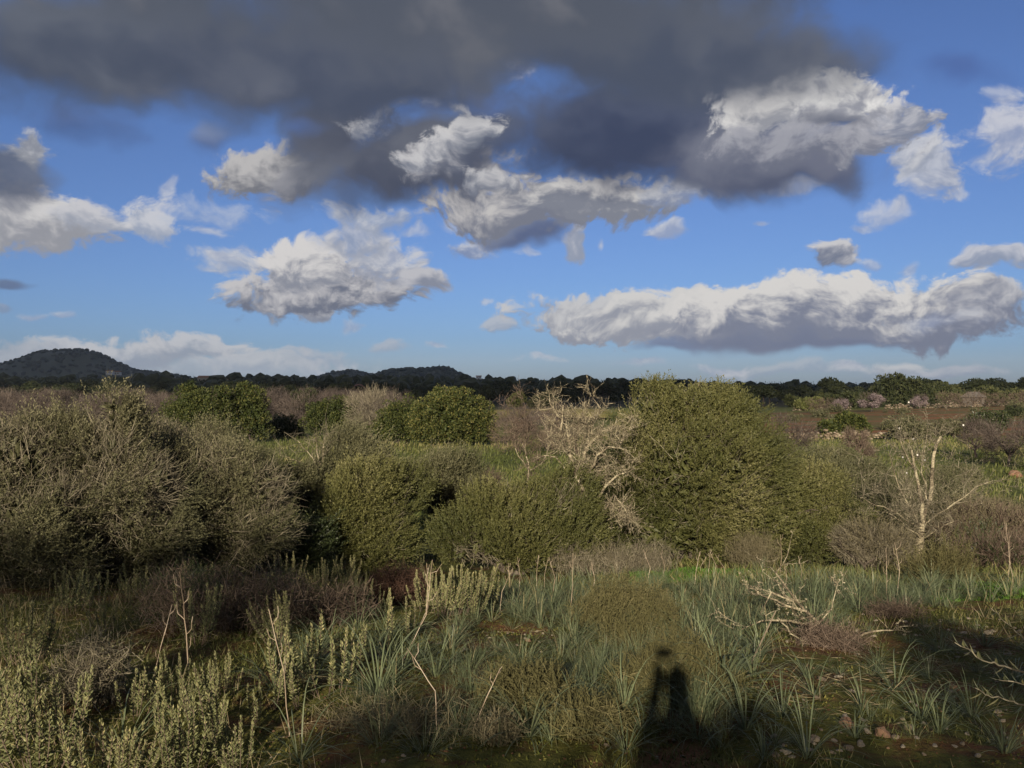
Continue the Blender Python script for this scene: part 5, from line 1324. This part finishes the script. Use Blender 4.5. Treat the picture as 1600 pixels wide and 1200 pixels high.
for k in range(150):
    stone(random.uniform(1180, 1610), random.uniform(1000, 1195) if k % 3 else random.uniform(960, 1000), random.choice((.010, .012, .014, .017, .021, .026)), 'small pale limestone lying on the bare shaded ground at the lower right', None, SG)
for k in range(34):
    stone(random.uniform(660, 880), random.uniform(985, 1020), random.choice((.010, .012, .016)), 'small pale stone on the mossy opening in the centre', None, 'small stones of the centre')
for k in range(36):
    stone(random.uniform(420, 1180), random.uniform(1070, 1195), random.choice((.008, .010, .014)), 'small stone among the litter along the bottom edge', None, 'small stones of the bottom edge')

# ground cover nobody could count
def carpet(name, n, boxY, m, L, w, up, thr, s, lo=None, px=(-60, 1660), fold=.1, flat=False, bare=0.0):
    mb = MB(); Y = boxY[0] + (boxY[1] - boxY[0]) * rng.random(n) ** .9; q = rng.uniform(*px, n); x = (q - 800) / F * Y
    k = fbm(x, Y, s) + rng.normal(size=n) * .06 > thr + bare * np.clip((q - 1120) / 120, 0, 1) * np.clip((6.9 - Y) / 1.0, 0, 1) + .5 * bare * (np.abs(q - 790) < 130) * (Y > 5.6) * (Y < 7.4); x, Y = x[k], Y[k]; z = ground(x, Y) + np.where((Y < 14) & (Y > 2), fbm(x, Y, 9.0, 3) * .035, 0)
    Pn = np.stack([x, Y, z - (0 if flat else .01)], 1)
    D = rng.normal(size=Pn.shape) * np.array([1, 1, .15 if flat else .4]) * (1 if flat else .5) + np.array([0, 0, .08 if flat else up])
    if flat: Pn[:, 2] += .012
    leaves(mb, Pn, D, L * (.5 + rng.random(len(Pn))), w, None, None, fold=fold); return mb.build(name, M[m], None, 'stuff')
carpet('short_grass', 80000, (3.2, 11), 'grass', .055, .0045, 1.0, -.02, .9, bare=.13)
carpet('moss_cover', 50000, (3.2, 9), 'moss', .022, .012, .7, -.03, 1.3, bare=.08)
carpet('dry_straw', 16000, (3.2, 12), 'dry', .10, .0035, .3, .03, .7, flat=True)
carpet('dry_blades', 9000, (3.4, 12), 'dry', .16, .004, 1.2, .08, .6, bare=.1)
carpet('undergrowth', 22000, (9.5, 17), 'grass', .13, .012, 1.0, -.05, .6)
carpet('green_herbs', 7000, (10.2, 12.2), 'herb', .05, .03, .7, -.2, .8, px=(985, 1190))
carpet('green_herbs', 3000, (8.6, 10.5), 'herb', .05, .025, .7, -.1, .8, px=(1450, 1610))

# crumbs of soil and grit
mb = MB(); V0, F0 = ICO0
for k in range(3200):
    Y = random.uniform(3.3, 7.5); q = random.uniform(380, 1640); x = (q - 800) / F * Y; s_ = random.choice((.003, .004, .005, .007, .010))
    mb.add(V0 * np.array([s_, s_ * random.uniform(.7, 1), s_ * .7]) + np.array([x, Y, float(ground(x, Y)) + float(fbm(x, Y, 9.0, 3)) * .035]), F0, random.random() ** 2)
mb.build('soil_crumbs', M['crumb'], None, 'stuff')

# ---------------------------------------------------------------- behind the camera: what throws the shade across the foreground
random.seed(9)
_b = np.array([1.35, -4.8, .1])
t2 = leafy_shrub('wild_olive', 'loose wild olive standing behind the photographer on the right', 'wild olive', _b, [], 6000, 10, .055, .017, .24, 'olive', n_twig=300, abs_lumps=[
    (np.array(c), np.array(r)) for c, r in (((-.75, 0, 1.9), (.6, .6, .9)), ((.1, .1, 2.2), (.8, .7, 1.0)), ((1.0, 0, 2.2), (.8, .7, 1.05)), ((1.9, .2, 2.0), (.8, .7, .9)), ((.4, 0, 1.1), (1.1, .6, .7)), ((2.6, .3, 2.3), (.7, .6, .9)))], inner_n=500)
_b = np.array([-5.3, -5.0, .1])
t3 = leafy_shrub('wild_olive', 'taller wild olive standing behind the photographer on the left', 'wild olive', _b, [], 2500, 10, .055, .017, .24, 'olive', n_twig=300, abs_lumps=[
    (np.array(c), np.array(r)) for c, r in (((-1.6, 0, 3.75), (.8, .7, .55)), ((-.7, .1, 3.95), (.8, .7, .62)), ((.2, 0, 3.9), (.8, .7, .6)), ((1.0, 0, 3.7), (.7, .6, .5)), ((-2.6, .2, 3.7), (.8, .7, .55)))], inner_n=350)
# unseen bush added behind the photographer to shade the bottom of the picture
leafy_shrub('evergreen_shrub', 'unseen ragged bush added behind the photographer to shade the bottom edge', 'shrub', (-1.3, -1.15, .02), [], 4200, 9, .05, .016, .2, 'olive', n_twig=200, clump=(2.2, .2), abs_lumps=[
    (np.array(c), np.array(r)) for c, r in (((-1.0, 0, .84), (.45, .3, .66)), ((-.4, .05, .96), (.5, .3, .74)), ((.25, 0, .92), (.45, .3, .72)), ((.85, 0, .98), (.45, .3, .76)), ((1.55, 0, .98), (.5, .3, .76)), ((2.5, 0, .85), (.5, .3, .66)))], inner_n=900)
# the photographer
def person():
    root = tag(empty('person', (.02, -.38, .02)), 'person in a dark jacket holding up a phone, taking the picture', 'person')
    J = [(0, 0, .95), (0, .0, 1.18), (0, 0, 1.42), (0, .01, 1.52), (0, .03, 1.64), (0, .03, 1.76),
         (-.15, 0, 1.40), (-.17, .16, 1.20), (-.06, .30, 1.58), (-.05, .33, 1.69), (.15, 0, 1.40), (.17, .16, 1.20), (.06, .30, 1.58), (.05, .33, 1.69),
         (-.10, 0, .90), (-.12, .02, .48), (-.13, -.02, .06), (-.13, .14, .02), (.10, 0, .90), (.12, .02, .48), (.13, -.02, .06), (.13, .14, .02)]
    E = [(0, 1), (1, 2), (2, 3), (3, 4), (4, 5), (2, 6), (6, 7), (7, 8), (8, 9), (2, 10), (10, 11), (11, 12), (12, 13), (0, 14), (14, 15), (15, 16), (16, 17), (0, 18), (18, 19), (19, 20), (20, 21)]
    Rr = [.14, .13, .13, .055, .088, .075, .07, .05, .036, .034, .07, .05, .036, .034, .11, .07, .05, .04, .11, .07, .05, .04]
    me = bpy.data.meshes.new('body'); me.from_pydata(J, E, [])
    ob = from_mesh('body', me, root); md = ob.modifiers.new('skin', 'SKIN')
    for v, r in zip(me.skin_vertices[0].data if me.skin_vertices else [], Rr): v.radius = (r, r)
    return root, ob, Rr
M['jacket'] = rough_mat('dark_jacket', [(0, (.03, .035, .05)), (1, (.05, .055, .07))], 20, bump=.2)
root, ob, Rr = person()
sd = ob.modifiers.new('subsurf', 'SUBSURF'); sd.levels = 1; sd.render_levels = 2
ob.data.materials.append(M['jacket'])
mb = MB(); mb.add(np.array([[x, y, z] for x in (-.055, .055) for y in (0, .008) for z in (-.034, .034)]) + np.array([0.005, -.03, EYE]), [[0, 1, 3, 2], [4, 6, 7, 5], [0, 4, 5, 1], [2, 3, 7, 6], [0, 2, 6, 4], [1, 5, 7, 3]], .1)
tag(mb.build('phone', M['jacket'], None), 'dark phone held up by the photographer', 'phone')
# a bank of cumulus behind and above, whose shadow lies over the far plain and the hills
mb = MB(); cr = np.random.default_rng(77)
H = 1150.0; back = H / math.tan(R(SUN_EL)); dx = -math.tan(R(SUN_AZ)) * back
V3, F3 = ICO3
cells = []
for k in range(190):
    sx = cr.uniform(-2300, 2300); sy = 110 + 3100 * cr.random() ** 1.15
    # the shadow's near edge runs a little farther off on the right, so the pines there catch some sun
    near_e = np.interp(sx / max(sy, 1), [-.6, -.1, .1, .3, .6], [120, 160, 190, 230, 290])
    r = 60 + 0.13 * sy + cr.uniform(0, 90)
    if sy - 1.7 * r < near_e: sy = near_e + 1.7 * r
    q = np.array([sx + dx, sy - back, H + cr.uniform(-30, 60)])
    mb.add(lumpy(V3, int(k), .07, 2.2) * np.array([r * 1.25, r, r * .32]) + q, F3, cr.random())
m_, t_, o_ = mat('cloud_white'); p_ = t_.new('ShaderNodeBsdfDiffuse'); q_ = t_.new('ShaderNodeBsdfTranslucent'); x_ = t_.new('ShaderNodeMixShader'); x_.inputs[0].default_value = .45
p_.inputs[0].default_value = q_.inputs[0].default_value = (.9, .9, .9, 1); t_.l.new(p_.outputs[0], x_.inputs[1]); t_.l.new(q_.outputs[0], x_.inputs[2]); t_.l.new(x_.outputs[0], o_.inputs[0])
mb.build('cloud', m_, None, 'stuff', True)


# ---------------------------------------------------------------- the air over the plain
mb = MB()
mb.add(np.array([[x, y, z] for x in (-9300, 9300) for y in (-80, 4900) for z in (-16, 185)], float), [[0, 1, 3, 2], [4, 6, 7, 5], [0, 4, 5, 1], [2, 3, 7, 6], [0, 2, 6, 4], [1, 5, 7, 3]], .5)
m_ = bpy.data.materials.new('haze'); m_.use_nodes = True; t_ = NT(m_.node_tree); t_.n.clear()
o_ = t_.new('ShaderNodeOutputMaterial'); p_ = t_.new('ShaderNodeVolumePrincipled')
p_.inputs['Color'].default_value = (.80, .88, 1.0, 1); p_.inputs['Density'].default_value = 0.00006; p_.inputs['Anisotropy'].default_value = 0.0
t_.l.new(p_.outputs[0], o_.inputs['Volume'])
mb.build('haze', m_, None, 'stuff')
S.cycles.volume_bounces = 0
